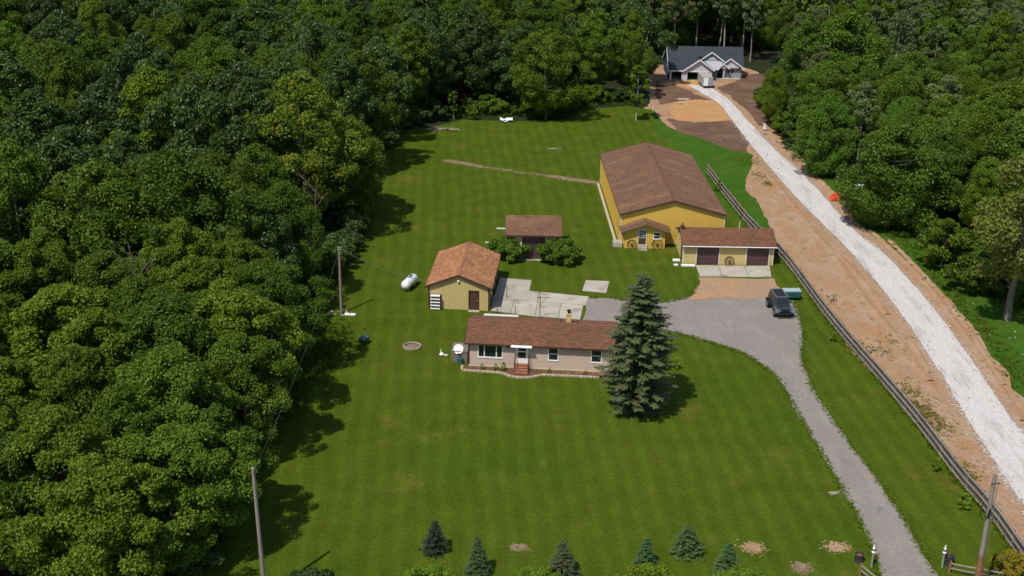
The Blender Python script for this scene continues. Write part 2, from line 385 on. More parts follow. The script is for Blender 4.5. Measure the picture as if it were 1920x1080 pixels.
def np_mesh(name, V, Q, m, var):
    me = bpy.data.meshes.new(name); k = len(Q)
    me.vertices.add(len(V)); me.vertices.foreach_set('co', np.ascontiguousarray(V, dtype=np.float32).ravel())
    me.loops.add(4 * k); me.loops.foreach_set('vertex_index', np.ascontiguousarray(Q, dtype=np.int32).ravel())
    me.polygons.add(k); me.polygons.foreach_set('loop_start', np.arange(0, 4 * k, 4, dtype=np.int32))
    me.update(calc_edges=True)
    a = me.attributes.new('var', 'FLOAT', 'FACE'); a.data.foreach_set('value', np.ascontiguousarray(var, dtype=np.float32))
    me.materials.append(m); return me


def leaf_quads(P, N, size, aspect=0.62, fold=0.12):
    """one pointed leaf cluster per row: centre P, facing N"""
    k = len(P); N = N / (np.linalg.norm(N, axis=1, keepdims=True) + 1e-9)
    t = RNG.normal(size=(k, 3)); t -= (t * N).sum(1, keepdims=True) * N; t /= (np.linalg.norm(t, axis=1, keepdims=True) + 1e-9)
    b = np.cross(N, t); s = (size * RNG.uniform(0.65, 1.3, k))[:, None]
    V = np.stack([P - t * s * 0.5, P + b * s * 0.5 * aspect + N * s * fold, P + t * s * 0.5, P - b * s * 0.5 * aspect + N * s * fold], 1).reshape(-1, 3)
    Q = np.arange(4 * k).reshape(k, 4)
    return V, Q


# ------------------------------------------------------------------ the ground
def rough_edge(pts, amp, step=0.9, seed=1):
    r = np.random.default_rng(seed); out = []
    n = len(pts)
    for i in range(n):
        a = np.array(pts[i][:2], float); b = np.array(pts[(i + 1) % n][:2], float)
        L = np.linalg.norm(b - a); k = max(1, int(L / step)); d = (b - a) / max(L, 1e-6); nn = np.array([-d[1], d[0]])
        y = np.zeros(k)
        for per, am in ((9, 1.0), (3.3, 0.6), (1.3, 0.45)):
            kk = max(2, int(L / per) + 2); c = r.normal(size=kk) * am
            y += np.interp(np.linspace(0, kk - 1, k), np.arange(kk), c)
        env = np.clip(np.minimum(np.arange(k), k - np.arange(k)) / 2.0, 0, 1)
        for j in range(k):
            p = a + (b - a) * j / k + nn * y[j] * amp * env[j]; out.append((p[0], p[1]))
    return out


def smooth_line(pts, per=6):
    """Catmull-Rom through ground points"""
    P = [np.array(p[:2], float) for p in pts]; P = [2 * P[0] - P[1]] + P + [2 * P[-1] - P[-2]]; out = []
    for i in range(1, len(P) - 2):
        for t in np.linspace(0, 1, per, endpoint=False):
            a, b, c, d = P[i - 1], P[i], P[i + 1], P[i + 2]
            out.append(0.5 * ((2 * b) + (-a + c) * t + (2 * a - 5 * b + 4 * c - d) * t * t + (-a + 3 * b - 3 * c + d) * t ** 3))
    out.append(P[-2]); return out


def px(*uv): return [tuple(ground(u, v)[:2]) for u, v in uv]


def sheet(name, pts, z, m, amp=0.0, step=0.9, seed=1, kind='structure'):
    if amp: pts = rough_edge(pts, amp, step, seed)
    n = len(pts)
    V, _, Fs, _, _, _ = delaunay_2d_cdt([Vector((p[0], p[1])) for p in pts], [(i, (i + 1) % n) for i in range(n)], [], 1, 1e-4)
    me = bpy.data.meshes.new(name); me.from_pydata([(v.x, v.y, z) for v in V], [], [tuple(f) for f in Fs]); me.materials.append(m)
    o = link(name, me)
    if kind: o['kind'] = kind
    return o


sheet('forest_ground', [(-2500, -2500), (2500, -2500), (2500, 3000), (-2500, 3000)], 0.0, M_forest_floor)
FENCE_PX = [(1326, 326), (1400, 420), (1470, 490), (1560, 610), (1700, 775), (1800, 905), (1860, 975), (1925, 1075)]
FENCE = px(*FENCE_PX)
FENCE[-1] = (34.75, 66.2); FENCE.append((35.2, 57.0))
lawn_pts = px((738, 243), (800, 240), (870, 224), (960, 228), (1060, 224), (1100, 204), (1180, 199), (1225, 206), (1245, 232), (1272, 262), (1310, 305)) + FENCE + \
    [(35.3, 46.0), (-21.5, 46.0), (-21.5, 64), (-20.5, 80), (-21, 95), (-20.5, 107), (-18.6, 128), (-19.2, 154), (-19.5, 170)]
sheet('lawn', lawn_pts, 0.014, M_lawn, 0.12, 0.8, 3)
sheet('rough_grass', px((1222, 204), (1258, 240), (1330, 262), (1385, 274), (1412, 290), (1404, 325), (1398, 350), (1418, 372), (1432, 400), (1440, 420), (1448, 440), (1456, 455), (1478, 478), (1486, 492), (1500, 520), (1497, 528), (1470, 492), (1392, 420), (1318, 330), (1285, 290), (1240, 258), (1225, 230)), 0.020, M_rough, 0.22, 0.5, 5)
road_l = smooth_line([(31.2, 214.5), (33.0, 207), (34.76, 199.5), (35.2, 185.15), (35.55, 171.6), (36.9, 146.8), (38.7, 126.75), (39.14, 110.5), (38.6, 95), (38.0, 84.9), (37.66, 75.2), (37.3, 62), (37.0, 48)])
road_r = smooth_line([(35.0, 213.5), (36.4, 206), (37.0, 202), (37.9, 183), (38.6, 171), (40.1, 156.4), (41.1, 135), (42.4, 126.6), (42.9, 112.4), (42.5, 99.4), (41.8, 87.8), (41.85, 82), (41.6, 64), (41.4, 48)])
# bare soil from the building site down along the fence, both sides of the white road
soil_pts = [(22.5, 197), (21.5, 193.5), (21.5, 182), (24.5, 160), (26, 140), (27.5, 128), (29.5, 112), (32.0, 88), (32.5, 77.5), (33.4, 66), (34, 46)] + \
    [(44.6, 46), (45.3, 82), (46, 88), (46.4, 99), (47, 108), (47.5, 114), (47, 122), (45.0, 131), (44.2, 141), (43.5, 153), (42.2, 164), (41.2, 176), (40.5, 186), (42.5, 196), (46.5, 206), (47.5, 216), (46.5, 226), (44, 232), (26, 232), (24.5, 220), (23.8, 208)]
sheet('bare_soil', soil_pts, 0.006, M_soil, 0.28, 0.6, 8)
sheet('dark_topsoil', px((1252, 222), (1300, 230), (1372, 226), (1385, 240), (1408, 262), (1402, 285), (1370, 282), (1320, 262), (1268, 246)), 0.024, M_darksoil, 0.25, 0.6, 12)
sheet('site_topsoil', px((1345, 166), (1400, 140), (1440, 140), (1452, 180), (1450, 235), (1424, 236), (1398, 205), (1372, 183)), 0.0245, M_darksoil, 0.2, 0.6, 13)
sheet('house_side_soil', px((1230, 152), (1262, 158), (1300, 176), (1332, 187), (1270, 190), (1236, 196), (1228, 178)), 0.0255, M_darksoil, 0.2, 0.6, 14)  # dark topsoil by the left end of the unfinished house
sheet('sand_pad', px((1252, 200), (1272, 190), (1312, 187), (1341, 190), (1358, 206), (1373, 226), (1330, 229), (1268, 226), (1258, 214)), 0.030, M_sand, 0.15, 0.5, 9)
sheet('sand_apron', px((1256, 153), (1332, 148), (1322, 168), (1290, 166), (1268, 160)), 0.031, M_sand, 0.1, 0.5, 10)
sheet('gravel_road', [tuple(p) for p in road_l] + [tuple(p) for p in road_r[::-1]], 0.045, M_gravel, 0.055, 0.45, 21)
verge_pts = [(41.2, 166), (42.1, 153), (42.4, 141), (43.4, 131), (45.0, 122), (45.5, 114), (45.4, 108), (44.9, 99), (44.1, 88), (43.8, 82), (43.5, 46), (75, 46), (75, 92), (66, 104), (58, 112), (52, 122), (47.5, 134), (46.5, 146), (44.5, 158)]
sheet('grass_verge', verge_pts, 0.020, M_rough, 0.25, 0.6, 31)
# driveway
drive_pts = px((1106, 558), (1150, 559), (1200, 568), (1250, 566), (1290, 556), (1330, 548), (1400, 545), (1462, 548), (1484, 560), (1498, 590), (1507, 620), (1505, 660), (1510, 690), (1530, 738), (1568, 795), (1608, 850), (1650, 905), (1690, 965), (1722, 1020), (1760, 1080)) + [(26.2, 46), (21.2, 46)] + \
    px((1650, 1080), (1634, 1025), (1606, 965), (1575, 912), (1540, 850), (1508, 795), (1482, 750), (1452, 705), (1420, 680), (1390, 662), (1340, 645), (1290, 630), (1240, 618), (1150, 603), (1092, 601), (1098, 573))
sheet('driveway', drive_pts, 0.022, M_drive, 0.10, 0.4, 41)
sheet('sandy_parking_patch', px((1308, 521), (1450, 522), (1462, 540), (1464, 552), (1400, 562), (1340, 560), (1290, 562), (1300, 548), (1312, 534)), 0.034, M_drivesand, 0.14, 0.4, 42)
def flakes(name, pts, z, m, size, seed):
    """thin broken scraps of bare ground showing through grass"""
    r = np.random.default_rng(seed); mb = MB()
    for k, (x, y) in enumerate(pts):
        s = r.uniform(*size); a0 = r.uniform(0, 6.28); n = 7; zz = z + (k % 40) * .00012
        mb.add([(x + s * 1.5 * r.uniform(.5, 1.1) * math.cos(a0 + 6.283 * i / n), y + s * r.uniform(.5, 1.1) * math.sin(a0 + 6.283 * i / n), zz) for i in range(n)], [tuple(range(n))])
    o = mb.build(name, m); o['kind'] = 'structure'; return o


for k, (line, n_, wd) in enumerate(((((834, 301), (868, 306), (906, 313)), 1500, .34), (((906, 313), (960, 321), (1028, 330)), 420, .36), (((1028, 330), (1078, 337), (1128, 344)), 1900, .36))):
    L = np.array(smooth_line([(*p, 0) for p in px(*line)], 10)); ii = RNG.integers(0, len(L) - 1, n_); tt = RNG.uniform(0, 1, (n_, 1))
    P = L[ii] * (1 - tt) + L[ii + 1] * tt + RNG.normal(size=(n_, 2)) * np.array([.15, wd]); flakes('worn_path', [tuple(p) for p in P], .0165, M_path, (.03, .11), 70 + k)
for i, (u, v, a, b) in enumerate([(1412, 1027, 1.0, .7), (1570, 1026, 1.1, .6), (1502, 1066, .8, .6), (973, 1027, .7, .4)]):
    c = ground(u, v)
    flakes('bare_patch', [(c.x + RNG.normal() * a * .36, c.y + RNG.normal() * b * .46) for _ in range(420)], .0165 + i * .0003, M_soil if i < 2 else M_path, (.02, .085), 60 + i)
# tyre ruts as raised soil ridges, shaped so their shading draws dark lines
for line, wd in ((px((1432, 318), (1462, 352), (1500, 400), (1540, 450), (1572, 490), (1610, 545), (1650, 595), (1688, 640), (1715, 680), (1745, 715)), 0.34),
                 (px((1632, 432), (1690, 484), (1740, 535), (1788, 596), (1838, 668), (1880, 732), (1918, 790)), .24), (px((1668, 450), (1726, 508), (1778, 566), (1832, 640), (1884, 722)), .2), (px((1530, 330), (1570, 368), (1612, 408)), .2),
                 (px((1572, 478), (1600, 505), (1636, 548), (1664, 590)), 0.26), (px((1705, 640), (1722, 660), (1742, 700)), 0.2)):
    L = smooth_line(line, 14); mb = MB(); r = random.Random(3)
    for i, p in enumerate(L):
        q = L[min(i + 1, len(L) - 1)] - L[max(i - 1, 0)]; q = q / np.linalg.norm(q); nn = np.array([-q[1], q[0]])
        h = 0.10 + 0.07 * r.random(); k = wd * (0.8 + 0.5 * r.random())
        for s, z in ((-1.6, 0.012), (-0.3, h), (0.4, h * 0.8), (1.3, 0.012)):
            c = p + nn * (s * k + r.uniform(-.05, .05)); mb.v.append((c[0], c[1], z))
    for i in range(len(L) - 1):
        for k in range(3):
            a = i * 4 + k; mb.f.append((a, a + 1, a + 5, a + 4)); mb.var.append(.5)
    o = mb.build('rut_ridge', M_soil); o['kind'] = 'structure'


# ------------------------------------------------------------------ buildings
class WF:
    """frame of one wall: a along the wall, b inward from the outer face, z up"""

    def __init__(s, p0, p1):
        s.o = Vector((*p0, 0)); d = Vector((*p1, 0)) - s.o; s.L = d.length; s.x = d.normalized(); s.y = Vector((-s.x.y, s.x.x, 0))
        s.M = Matrix((s.x, s.y, Vector((0, 0, 1)))).transposed()

    def p(s, a, b, z): return s.o + s.x * a + s.y * b + Vector((0, 0, z))

    def box(s, mb, a0, a1, b0, b1, z0, z1, var=0.5):
        return mb.obox(s.p((a0 + a1) / 2, (b0 + b1) / 2, (z0 + z1) / 2), (a1 - a0, b1 - b0, z1 - z0), s.M, var)


def wall(mb, wf, h, ops=(), th=0.14, rib=0.0, lap=0.0, a_in=0.0):
    """solid wall with real openings (a0, a1, z0, z1); a_in shortens it so corners butt"""
    ops = sorted(ops); a = a_in; end = wf.L - a_in
    for (a0, a1, z0, z1) in ops:
        if a0 > a: wf.box(mb, a, a0, 0, th, 0, h)
        if z0 > 0.01: wf.box(mb, a0, a1, 0, th, 0, z0)
        if z1 < h - 0.01: wf.box(mb, a0, a1, 0, th, z1, h)
        a = a1
    if a < end: wf.box(mb, a, end, 0, th, 0, h)
    if rib:
        k = a_in + rib * 0.5
        while k < end - 0.05:
            segs = [(0.0, h)]
            for (a0, a1, z0, z1) in ops:
                if a0 - 0.08 < k < a1 + 0.08: segs = [(0.0, z0 - 0.08), (z1 + 0.08, h)]
            for q0, q1 in segs:
                if q1 - q0 > 0.1: wf.box(mb, k - 0.03, k + 0.03, -0.022, 0.0, q0 + .004, q1 - .004)
            k += rib
    if lap:
        z = 0.02
        while z < h - 0.05:
            cuts = [(a_in, end)]
            for (a0, a1, z0, z1) in ops:
                if z + lap > z0 - 0.06 and z < z1 + 0.06:
                    new = []
                    for c0, c1 in cuts:
                        if a0 - 0.07 > c0: new.append((c0, min(c1, a0 - 0.07)))
                        if a1 + 0.07 < c1: new.append((max(c0, a1 + 0.07), c1))
                    cuts = new
            for c0, c1 in cuts:
                p = [wf.p(c0, -0.022, z), wf.p(c1, -0.022, z), wf.p(c1, -0.003, min(z + lap, h)), wf.p(c0, -0.003, min(z + lap, h)), wf.p(c0, 0.0, z), wf.p(c1, 0.0, z)]
                mb.add(p, [(0, 1, 2, 3), (4, 5, 1, 0)])
            z += lap


def window(parent, wf, a0, a1, z0, z1, trim=0.07, mull_a=(), mull_z=(), m=None, name='window', proud=0.04):
    m = m or M_white; mb = MB()
    wf.box(mb, a0 - trim, a1 + trim, -proud, 0.05, z1 - 0.015, z1 + trim); wf.box(mb, a0 - trim, a1 + trim, -proud - 0.03, 0.05, z0 - trim, z0 + 0.015)
    wf.box(mb, a0 - trim, a0 + 0.015, -proud + .002, 0.05, z0 + 0.016, z1 - 0.016); wf.box(mb, a1 - 0.015, a1 + trim, -proud + .002, 0.05, z0 + 0.016, z1 - 0.016)
    o = mb.build(name, m, parent)
    aa = [a0 + .015] + list(mull_a) + [a1 - .015]; zz = [z0 + .016] + list(mull_z) + [z1 - .016]
    fr = MB()
    for a in mull_a: wf.box(fr, a - 0.045, a + 0.045, -0.02, 0.06, z0 + .018, z1 - .018)
    for i, z in enumerate(mull_z):
        for k in range(len(aa) - 1): wf.box(fr, aa[k] + 0.046, aa[k + 1] - 0.046, -0.01, 0.06, z - 0.035, z + 0.035)
    if fr.v: fr.build('sash', m, o)
    for k in range(len(aa) - 1):
        for j in range(len(zz) - 1):
            g = MB(); wf.box(g, aa[k] + .003, aa[k + 1] - .003, 0.062, 0.075, zz[j] + .003, zz[j + 1] - .003); g.build('pane', M_glass, o)
    return o


def garage_door(parent, wf, a0, a1, z1, m, trim_m, n=4, trim=0.14):
    mb = MB()
    wf.box(mb, a0 - trim, a0, -0.05, 0.05, 0, z1); wf.box(mb, a1, a1 + trim, -0.05, 0.05, 0, z1); wf.box(mb, a0 - trim, a1 + trim, -0.055, 0.05, z1 + .002, z1 + trim * .7)
    o = mb.build('garage_door', trim_m, parent); h = (z1 - 0.03) / n
    for k in range(n):
        p = MB(); wf.box(p, a0 + .01, a1 - .01, 0.075, 0.11, 0.02 + k * h, 0.02 + (k + 1) * h - 0.022)
        wf.box(p, a0 + .09, a1 - .09, 0.062, 0.074, 0.02 + k * h + .11, 0.02 + (k + 1) * h - 0.13); p.build('door_panel', m, o)
    return o


def shingles(parent, O, e, s, A, B, m, tab=0.34, ex=0.145, name='shingles'):
    O = np.array(O, float); e = np.array(e, float); s = np.array(s, float); nr = np.cross(e, s)
    if nr[2] < 0: nr = -nr
    V = []; var = []; nc = int(B / ex)
    exx = B / nc
    for i in range(nc):
        off = (i % 2) * 0.5 * tab + RNG.uniform(-.03, .03); xs = np.arange(-off, A, tab); x0 = np.clip(xs + .003, 0, A); x1 = np.clip(xs + tab - .003, 0, A)
        ok = x1 - x0 > 0.02; x0 = x0[ok]; x1 = x1[ok]; k = len(x0)
        if not k: continue
        y0 = i * exx; y1 = (i + 1) * exx + 0.01; h = 0.018 + RNG.uniform(0, .008, k)[:, None]; lo = 0.003

        def P(x, y, z): return O + x[:, None] * e + y * s + z * nr
        top = np.stack([P(x0, y0, h), P(x1, y0, h), P(x1, y1, lo), P(x0, y1, lo)], 1)
        but = np.stack([P(x0, y0, 0), P(x1, y0, 0), P(x1, y0, h), P(x0, y0, h)], 1)
        r = RNG.uniform(0, 1, k) ** 1.3; V += [top.reshape(-1, 3), but.reshape(-1, 3)]; var += [r, r]
    V = np.concatenate(V); Q = np.arange(len(V)).reshape(-1, 4)
    o = link(name, np_mesh(name, V, Q, m, np.concatenate(var)), parent); o['kind'] = 'stuff'; return o


def gable_roof(parent, L, D, he, hr, axis, oe, og, m, ridge_m, th=0.11, lift=0.06, fascia=M_fascia, cap=True):
    half = (D if axis == 'x' else L) / 2; run = L if axis == 'x' else D; sl = (hr - he) / half
    def P(u, v, z): return Vector((u, v, z)) if axis == 'x' else Vector((v, u, z))
    ze = he - sl * oe + lift; zr = hr + lift; mb = MB(); fa = MB()
    r = MB()
    for sgn in (0, 1):
        ve = -oe if sgn == 0 else 2 * half + oe
        r.slab([P(-og, ve, ze), P(run + og, ve, ze), P(run + og, half, zr), P(-og, half, zr)], th)
        vo = ve - (0.02 if sgn == 0 else -0.02)
        fa.bar(P(-og, vo, ze - 0.07), P(run + og, vo, ze - 0.07), 0.03, 0.16)
        for u in (-og - .02, run + og + .02): fa.bar(P(u, ve, ze - .05), P(u, half, zr - .05), 0.03, 0.18)
    ro = r.build('roof', m, parent); fa.build('fascia', fascia, parent)
    for sgn in (0, 1):
        ve = -oe if sgn == 0 else 2 * half + oe
        O = P(-og, ve, ze); e = P(1, 0, 0); s = (P(0, half, zr) - P(0, ve, ze)); B = s.length; s.normalize()
        shingles(ro, O + Vector((0, 0, .004)), e, s, run + 2 * og, B, m)
    if cap:
        c = MB(); u = -og; k = 0
        while u < run + og - 0.05:
            u1 = min(u + 0.29, run + og); dz = sl * 0.15
            for sg in (-1, 1):
                c.add([P(u, half, zr + .05), P(u1, half, zr + .035), P(u1, half + sg * .15, zr - dz + .035), P(u, half + sg * .15, zr - dz + .05)], [(0, 1, 2, 3)], rnd.random())
            u = u1; k += 1
        cp = c.build('ridge_cap', ridge_m, ro); cp['kind'] = 'stuff'
    return ro


def shell(root, L, D, he, hr, axis, m, ops=None, rib=0.0, lap=0.0, th=0.14):
    ops = ops or {}; mb = MB()
    F = {'front': WF((0, 0), (L, 0)), 'right': WF((L, 0), (L, D)), 'back': WF((L, D), (0, D)), 'left': WF((0, D), (0, 0))}
    for k, wf in F.items():
        wall(mb, wf, he, ops.get(k, ()), th, rib, lap, a_in=0.0 if k in ('front', 'back') else th)
    g = [(0, he + .002), ((D if axis == 'x' else L), he + .002), ((D if axis == 'x' else L) / 2, hr)]
    run = L if axis == 'x' else D
    mb.prism(g, axis, 0.0, th); mb.prism(g, axis, run - th, run)
    if rib:
        W = D if axis == 'x' else L; wf = F['left'] if axis == 'x' else F['front']; k = rib / 2
        while k < W:
            z1 = he + (hr - he) * (1 - abs(k - W / 2) / (W / 2)) - .02
            if z1 - he > .1:
                for ff in ((F['left'], F['right']) if axis == 'x' else (F['front'], F['back'])): ff.box(mb, k - .03, k + .03, -.022, 0, he + .004, z1)
            k += rib
    if lap and axis == 'x': pass
    mb.build('wall', m, root)
    fl = MB(); fl.box(th + .002, L - th - .002, th + .002, D - th - .002, 0.012, 0.06); fl.build('floor', M_dark, root)
    return F


def trims(root, L, D, h, m=None, w=0.1):
    for x, y in ((0, 0), (L, 0), (L, D), (0, D)):
        mb = MB(); sx = -1 if x == 0 else 1; sy = -1 if y == 0 else 1
        mb.box(*sorted((x + sx * .028, x - sx * w)), *sorted((y + sy * .0285, y + sy * .001)), 0, h)
        mb.box(*sorted((x + sx * .028, x + sx * .001)), *sorted((y, y - sy * w)), 0, h)
        mb.build('corner_trim', m or M_fascia, root)


def wheel_mesh(rim_r=0.48, n=10):
    mb = MB(); N = 28
    for k in range(N):
        a0 = 2 * math.pi * k / N; a1 = 2 * math.pi * (k + 1) / N
        mb.bar((rim_r * math.cos(a0), 0, rim_r * math.sin(a0)), (rim_r * math.cos(a1), 0, rim_r * math.sin(a1)), 0.06, 0.055, up=(0, 1, 0))
    return mb


def wagon_wheel(loc, lean, label, r=0.5, rotz=0.0):
    t = thing('wagon_wheel', label, 'wagon wheel', loc, rotz, 'wagon wheels leaning on the walls')
    t.rotation_euler = (lean, 0, rotz)
    o = wheel_mesh(r).build('rim', M_rust, t, loc=(0, 0, r))
    h = MB(); h.tube([(0, -.10, 0), (0, .08, 0)], 0.075, 10); h.build('hub', M_rust, t, loc=(0, 0, r))
    for k in range(10):
        a = 2 * math.pi * k / 10; s = MB(); s.tube([(.07 * math.cos(a), 0, .07 * math.sin(a)), ((r - .02) * math.cos(a), 0, (r - .02) * math.sin(a))], 0.02, 5)
        s.build('spoke', M_rust, t, loc=(0, 0, r))
    return t


# ---- large yellow pole barn
B0 = (12.32, 129.2)
barn = thing('pole_barn', 'long golden yellow pole barn under a wide weathered brown gable roof', 'barn', (*B0, 0), rad(1.65))
BL, BD = 12.0, 24.6
F = shell(barn, BL, BD, 3.65, 5.3, 'y', M_yellow, rib=0.46)
gable_roof(barn, BL, BD, 3.65, 5.3, 'y', 0.14, 0.30, M_shingle, M_ridge_red)
trims(barn, BL, BD, 3.6, M_cream, 0.12)
mb = MB(); mb.box(-.55, -.24, .9, 23.2, 0.0, 0.08)
o = mb.build('drainage_kerb', M_paleblock, None, loc=(*B0, 0.016)); o.rotation_euler.z = rad(1.65); tag(o, 'pale concrete kerb strip along the left side of the yellow barn', 'kerb')
mb = MB(); mb.box(0, 1.05, 0, 1.0, 0, 0.55); mb.box(.12, .93, .12, .88, .55, .62)
o = mb.build('concrete_block', M_conc, None, bevel=.03, loc=(11.5, 128.0, 0.016)); tag(o, 'pale square concrete block at the front left corner of the yellow barn', 'block')

# ---- gabled porch annex on the barn front
an = thing('porch_annex', 'small golden yellow gabled entry annex with a brown door on the barn front', 'annex', (12.75, 127.75, 0))
AL, AD = 4.62, 1.52
F = shell(an, AL, AD, 2.3, 3.1, 'y', M_yellow, {'front': [(1.58, 2.42, .48, 2.25), (3.3, 4.02, 1.2, 1.95)]}, rib=0.31)
gable_roof(an, AL, AD - .05, 2.3, 3.1, 'y', 0.5, 0.0, M_shingle, M_shingle)
mb = MB()
for s in (0, 1):
    a, b = (-.5, AL / 2) if s == 0 else (AL + .5, AL / 2); sl = .8 / (AL / 2); z0 = 2.3 - sl * .5 + .06
    mb.slab([(a, -.62, z0), (a, -.03, z0), (b, -.03, 3.16), (b, -.62, 3.16)], .11)
mb.build('roof_overhang', M_shingle, an)
wf = F['front']; dm = MB(); wf.box(dm, 1.5, 1.58, -.04, .05, .48, 2.25); wf.box(dm, 2.42, 2.5, -.04, .05, .48, 2.25); wf.box(dm, 1.5, 2.5, -.045, .05, 2.252, 2.33)
d = dm.build('door', M_cream, an); q = MB(); wf.box(q, 1.59, 2.41, .04, .09, .5, 2.24); q.build('door_leaf', M_brown_door, d)
for i in range(3):
    for j in range(3):
        g = MB(); wf.box(g, 1.69 + i * .22, 1.87 + i * .22, .025, .038, 1.32 + j * .29, 1.55 + j * .29); g.build('pane', M_glass, d)
q = MB()
for i in range(4): wf.box(q, 1.655 + i * .22 - .0, 1.685 + i * .22, .01, .037, 1.28, 2.16)
for j in range(4): wf.box(q, 1.66, 2.345, .012, .036, 1.275 + j * .29, 1.315 + j * .29)
q.build('muntin', M_white, d); q = MB(); q.lathe([(.0, 0), (.035, .02), (.035, .05), (0, .07)], 8, (2.33, -.01, 1.25)); q.build('handle', M_steel, d)
window(an, wf, 3.3, 4.02, 1.2, 1.95, .06, mull_z=(1.58,), m=M_white)
st = thing('entry_steps', 'grey concrete entry steps below the brown annex door', 'steps', (14.28, 127.75, 0.008))
for i in range(3):
    s_ = MB(); s_.box(0, 1.05, -.28 * (3 - i), -.28 * (2 - i) - .004, 0, .155 * (i + 1)); s_.build('step', M_conc, st, bevel=.015)
wagon_wheel((13.6, 127.52, .01), -.2, 'rusty wagon wheel leaning on the annex left of its door', .52)
wagon_wheel((16.5, 127.52, .01), -.2, 'rusty wagon wheel leaning on the annex under its window', .58)

# ---- two-door garage
gg = thing('two_door_garage', 'low pale yellow garage with two maroon doors and a white gutter', 'garage', (18.82, 122.95, 0))
GL, GD = 9.95, 5.2
do = [(1.52, 3.92, 0, 2.05), (7.02, 9.42, 0, 2.05)]
F = shell(gg, GL, GD, 2.4, 3.35, 'x', M_tan, {'front': do}, rib=0.31)
gable_roof(gg, GL, GD, 2.4, 3.35, 'x', 0.42, 0.2, M_shingle_house, M_shingle_house)
for a0, a1, _, z1 in do: garage_door(gg, F['front'], a0, a1, z1, M_maroon, M_cream)
trims(gg, GL, GD, 2.35, M_cream, .11)
mb = MB(); mb.tube([(-.22, -.5, 2.27), (GL + .22, -.5, 2.27)], .055, 8); mb.build('gutter', M_white, gg)
mb = MB(); mb.tube([(.04, -.48, 2.25), (.04, -.08, 2.0), (.04, -.08, .1), (.04, -.3, .03)], .04, 6); mb.build('downspout', M_white, gg)
mb = MB(); mb.box(-.12, .22, 2.2, 2.55, 3.1, 3.62); mb.box(-.18, .28, 2.14, 2.61, 3.62, 3.70); mb.tube([(.05, 2.37, 3.7), (.05, 2.37, 4.0)], .07, 8); mb.build('chimney', M_rust, gg)
F_l = F['left']; dm = MB(); F_l.box(dm, 3.5, 4.4, -.04, -.002, .05, 2.0); dm.build('side_door', M_brown_door, gg)
wagon_wheel((23.95, 122.7, .01), -.2, 'rusty wagon wheel leaning on the garage wall between two maroon doors', .50)
ap = thing('concrete_apron', None, None, (0, 0, 0)); ap['kind'] = 'structure'
CA = [(1304, 498), (1346, 498), (1395, 499), (1443, 499)]; CB = [(1312, 519), (1355, 519.5), (1404, 520), (1447, 520.5)]
TA = px(*CA); TB = px(*CB)


def slab_piece(parent, pts, z0, z1, m=M_conc, name='concrete_slab', inset=0.03):
    c = np.mean(np.array(pts), 0); P = []
    for p in pts:
        d = np.array(p) - c; L = np.linalg.norm(d); P.append(tuple(c + d * (1 - inset * 1.4 / L)))
    s = MB(); s.prism(P, 'z', z0, z1); return s.build(name, m, parent)


for i in range(3): slab_piece(ap, [TB[i], TB[i + 1], TA[i + 1], TA[i]], 0.0, 0.055 + .006 * (i % 2))
for u, v, sx, sy, lab in ((1268, 489, .8, .5, 'white broken concrete slab left of the maroon door garage, farther of two'), (1267, 498, .45, .35, 'small white broken concrete chunk left of the maroon door garage'), (1290, 499, 1.55, .4, 'long white concrete step strip at the left foot of the maroon door garage')):
    c = ground(u, v); mb = MB(); mb.box(-sx / 2, sx / 2, -sy / 2, sy / 2, 0, .16)
    o = mb.build('concrete_chunk', M_white, None, bevel=.03, loc=(c.x, c.y, .01)); tag(o, lab, 'concrete slab', 'white concrete pieces beside the garage')

# ---- small shed with one door
sh = thing('shed', 'pale yellow shed with one maroon door and a brown roof between two bushes', 'shed', (-.6, 123.75, 0))
SL, SD = 5.85, 5.9
F = shell(sh, SL, SD, 3.0, 4.05, 'x', M_tan, {'front': [(1.62, 4.2, 0, 2.72)]}, rib=0.31)
gable_roof(sh, SL, SD, 3.0, 4.05, 'x', .4, .22, M_shingle, M_shingle)
garage_door(sh, F['front'], 1.62, 4.2, 2.72, M_maroon, M_cream, 5, .12)
trims(sh, SL, SD, 2.9)
mb = MB(); mb.box(.9, 4.9, -.5, -.05, 0, .05); o = mb.build('door_sill', M_conc, sh)
for u, v, lab in ((941, 429.5, 'white post lying on the grass left of the shed roof, farther of two'), (920, 456, 'white post lying on the grass left of the shed bush, nearer of two')):
    c = ground(u, v); mb = MB(); mb.bar((-.62, .03, .07), (.62, -.06, .07), .13, .12)
    o = mb.build('white_post', M_white, None, loc=(c.x, c.y, .008)); tag(o, lab, 'post', 'white posts lying left of the shed')

# ---- small garage with the orange roof
sg = thing('workshop_garage', 'pale yellow gabled garage with an orange brown roof and open side bays', 'garage', (-8.3, 109.45, 0), rad(-4.2))
WL, WD = 6.05, 9.2
bays = [(.7, 2.9, 0, 2.05), (3.5, 5.7, 0, 2.05), (6.3, 8.5, 0, 2.05)]
F = shell(sg, WL, WD, 2.55, 3.75, 'y', M_tan, {'front': [(4.08, 4.98, .03, 2.05)], 'right': bays}, rib=0.305)
gable_roof(sg, WL, WD, 2.55, 3.75, 'y', .3, .28, M_shingle_orange, M_shingle_orange)
trims(sg, WL, WD, 2.5)
wf = F['front']; dm = MB(); wf.box(dm, 4.0, 4.08, -.045, .05, .03, 2.05); wf.box(dm, 4.98, 5.06, -.045, .05, .03, 2.05); wf.box(dm, 4.0, 5.06, -.05, .05, 2.052, 2.13)
d = dm.build('door', M_fascia, sg); q = MB(); wf.box(q, 4.09, 4.97, .03, .08, .05, 2.04); q.build('door_leaf', M_brown_door, d)
for k in range(2):
    q = MB(); wf.box(q, 4.2, 4.86, .015, .028, .2 + k * .95, .95 + k * .95); q.build('door_panel', M_brown_door, d)
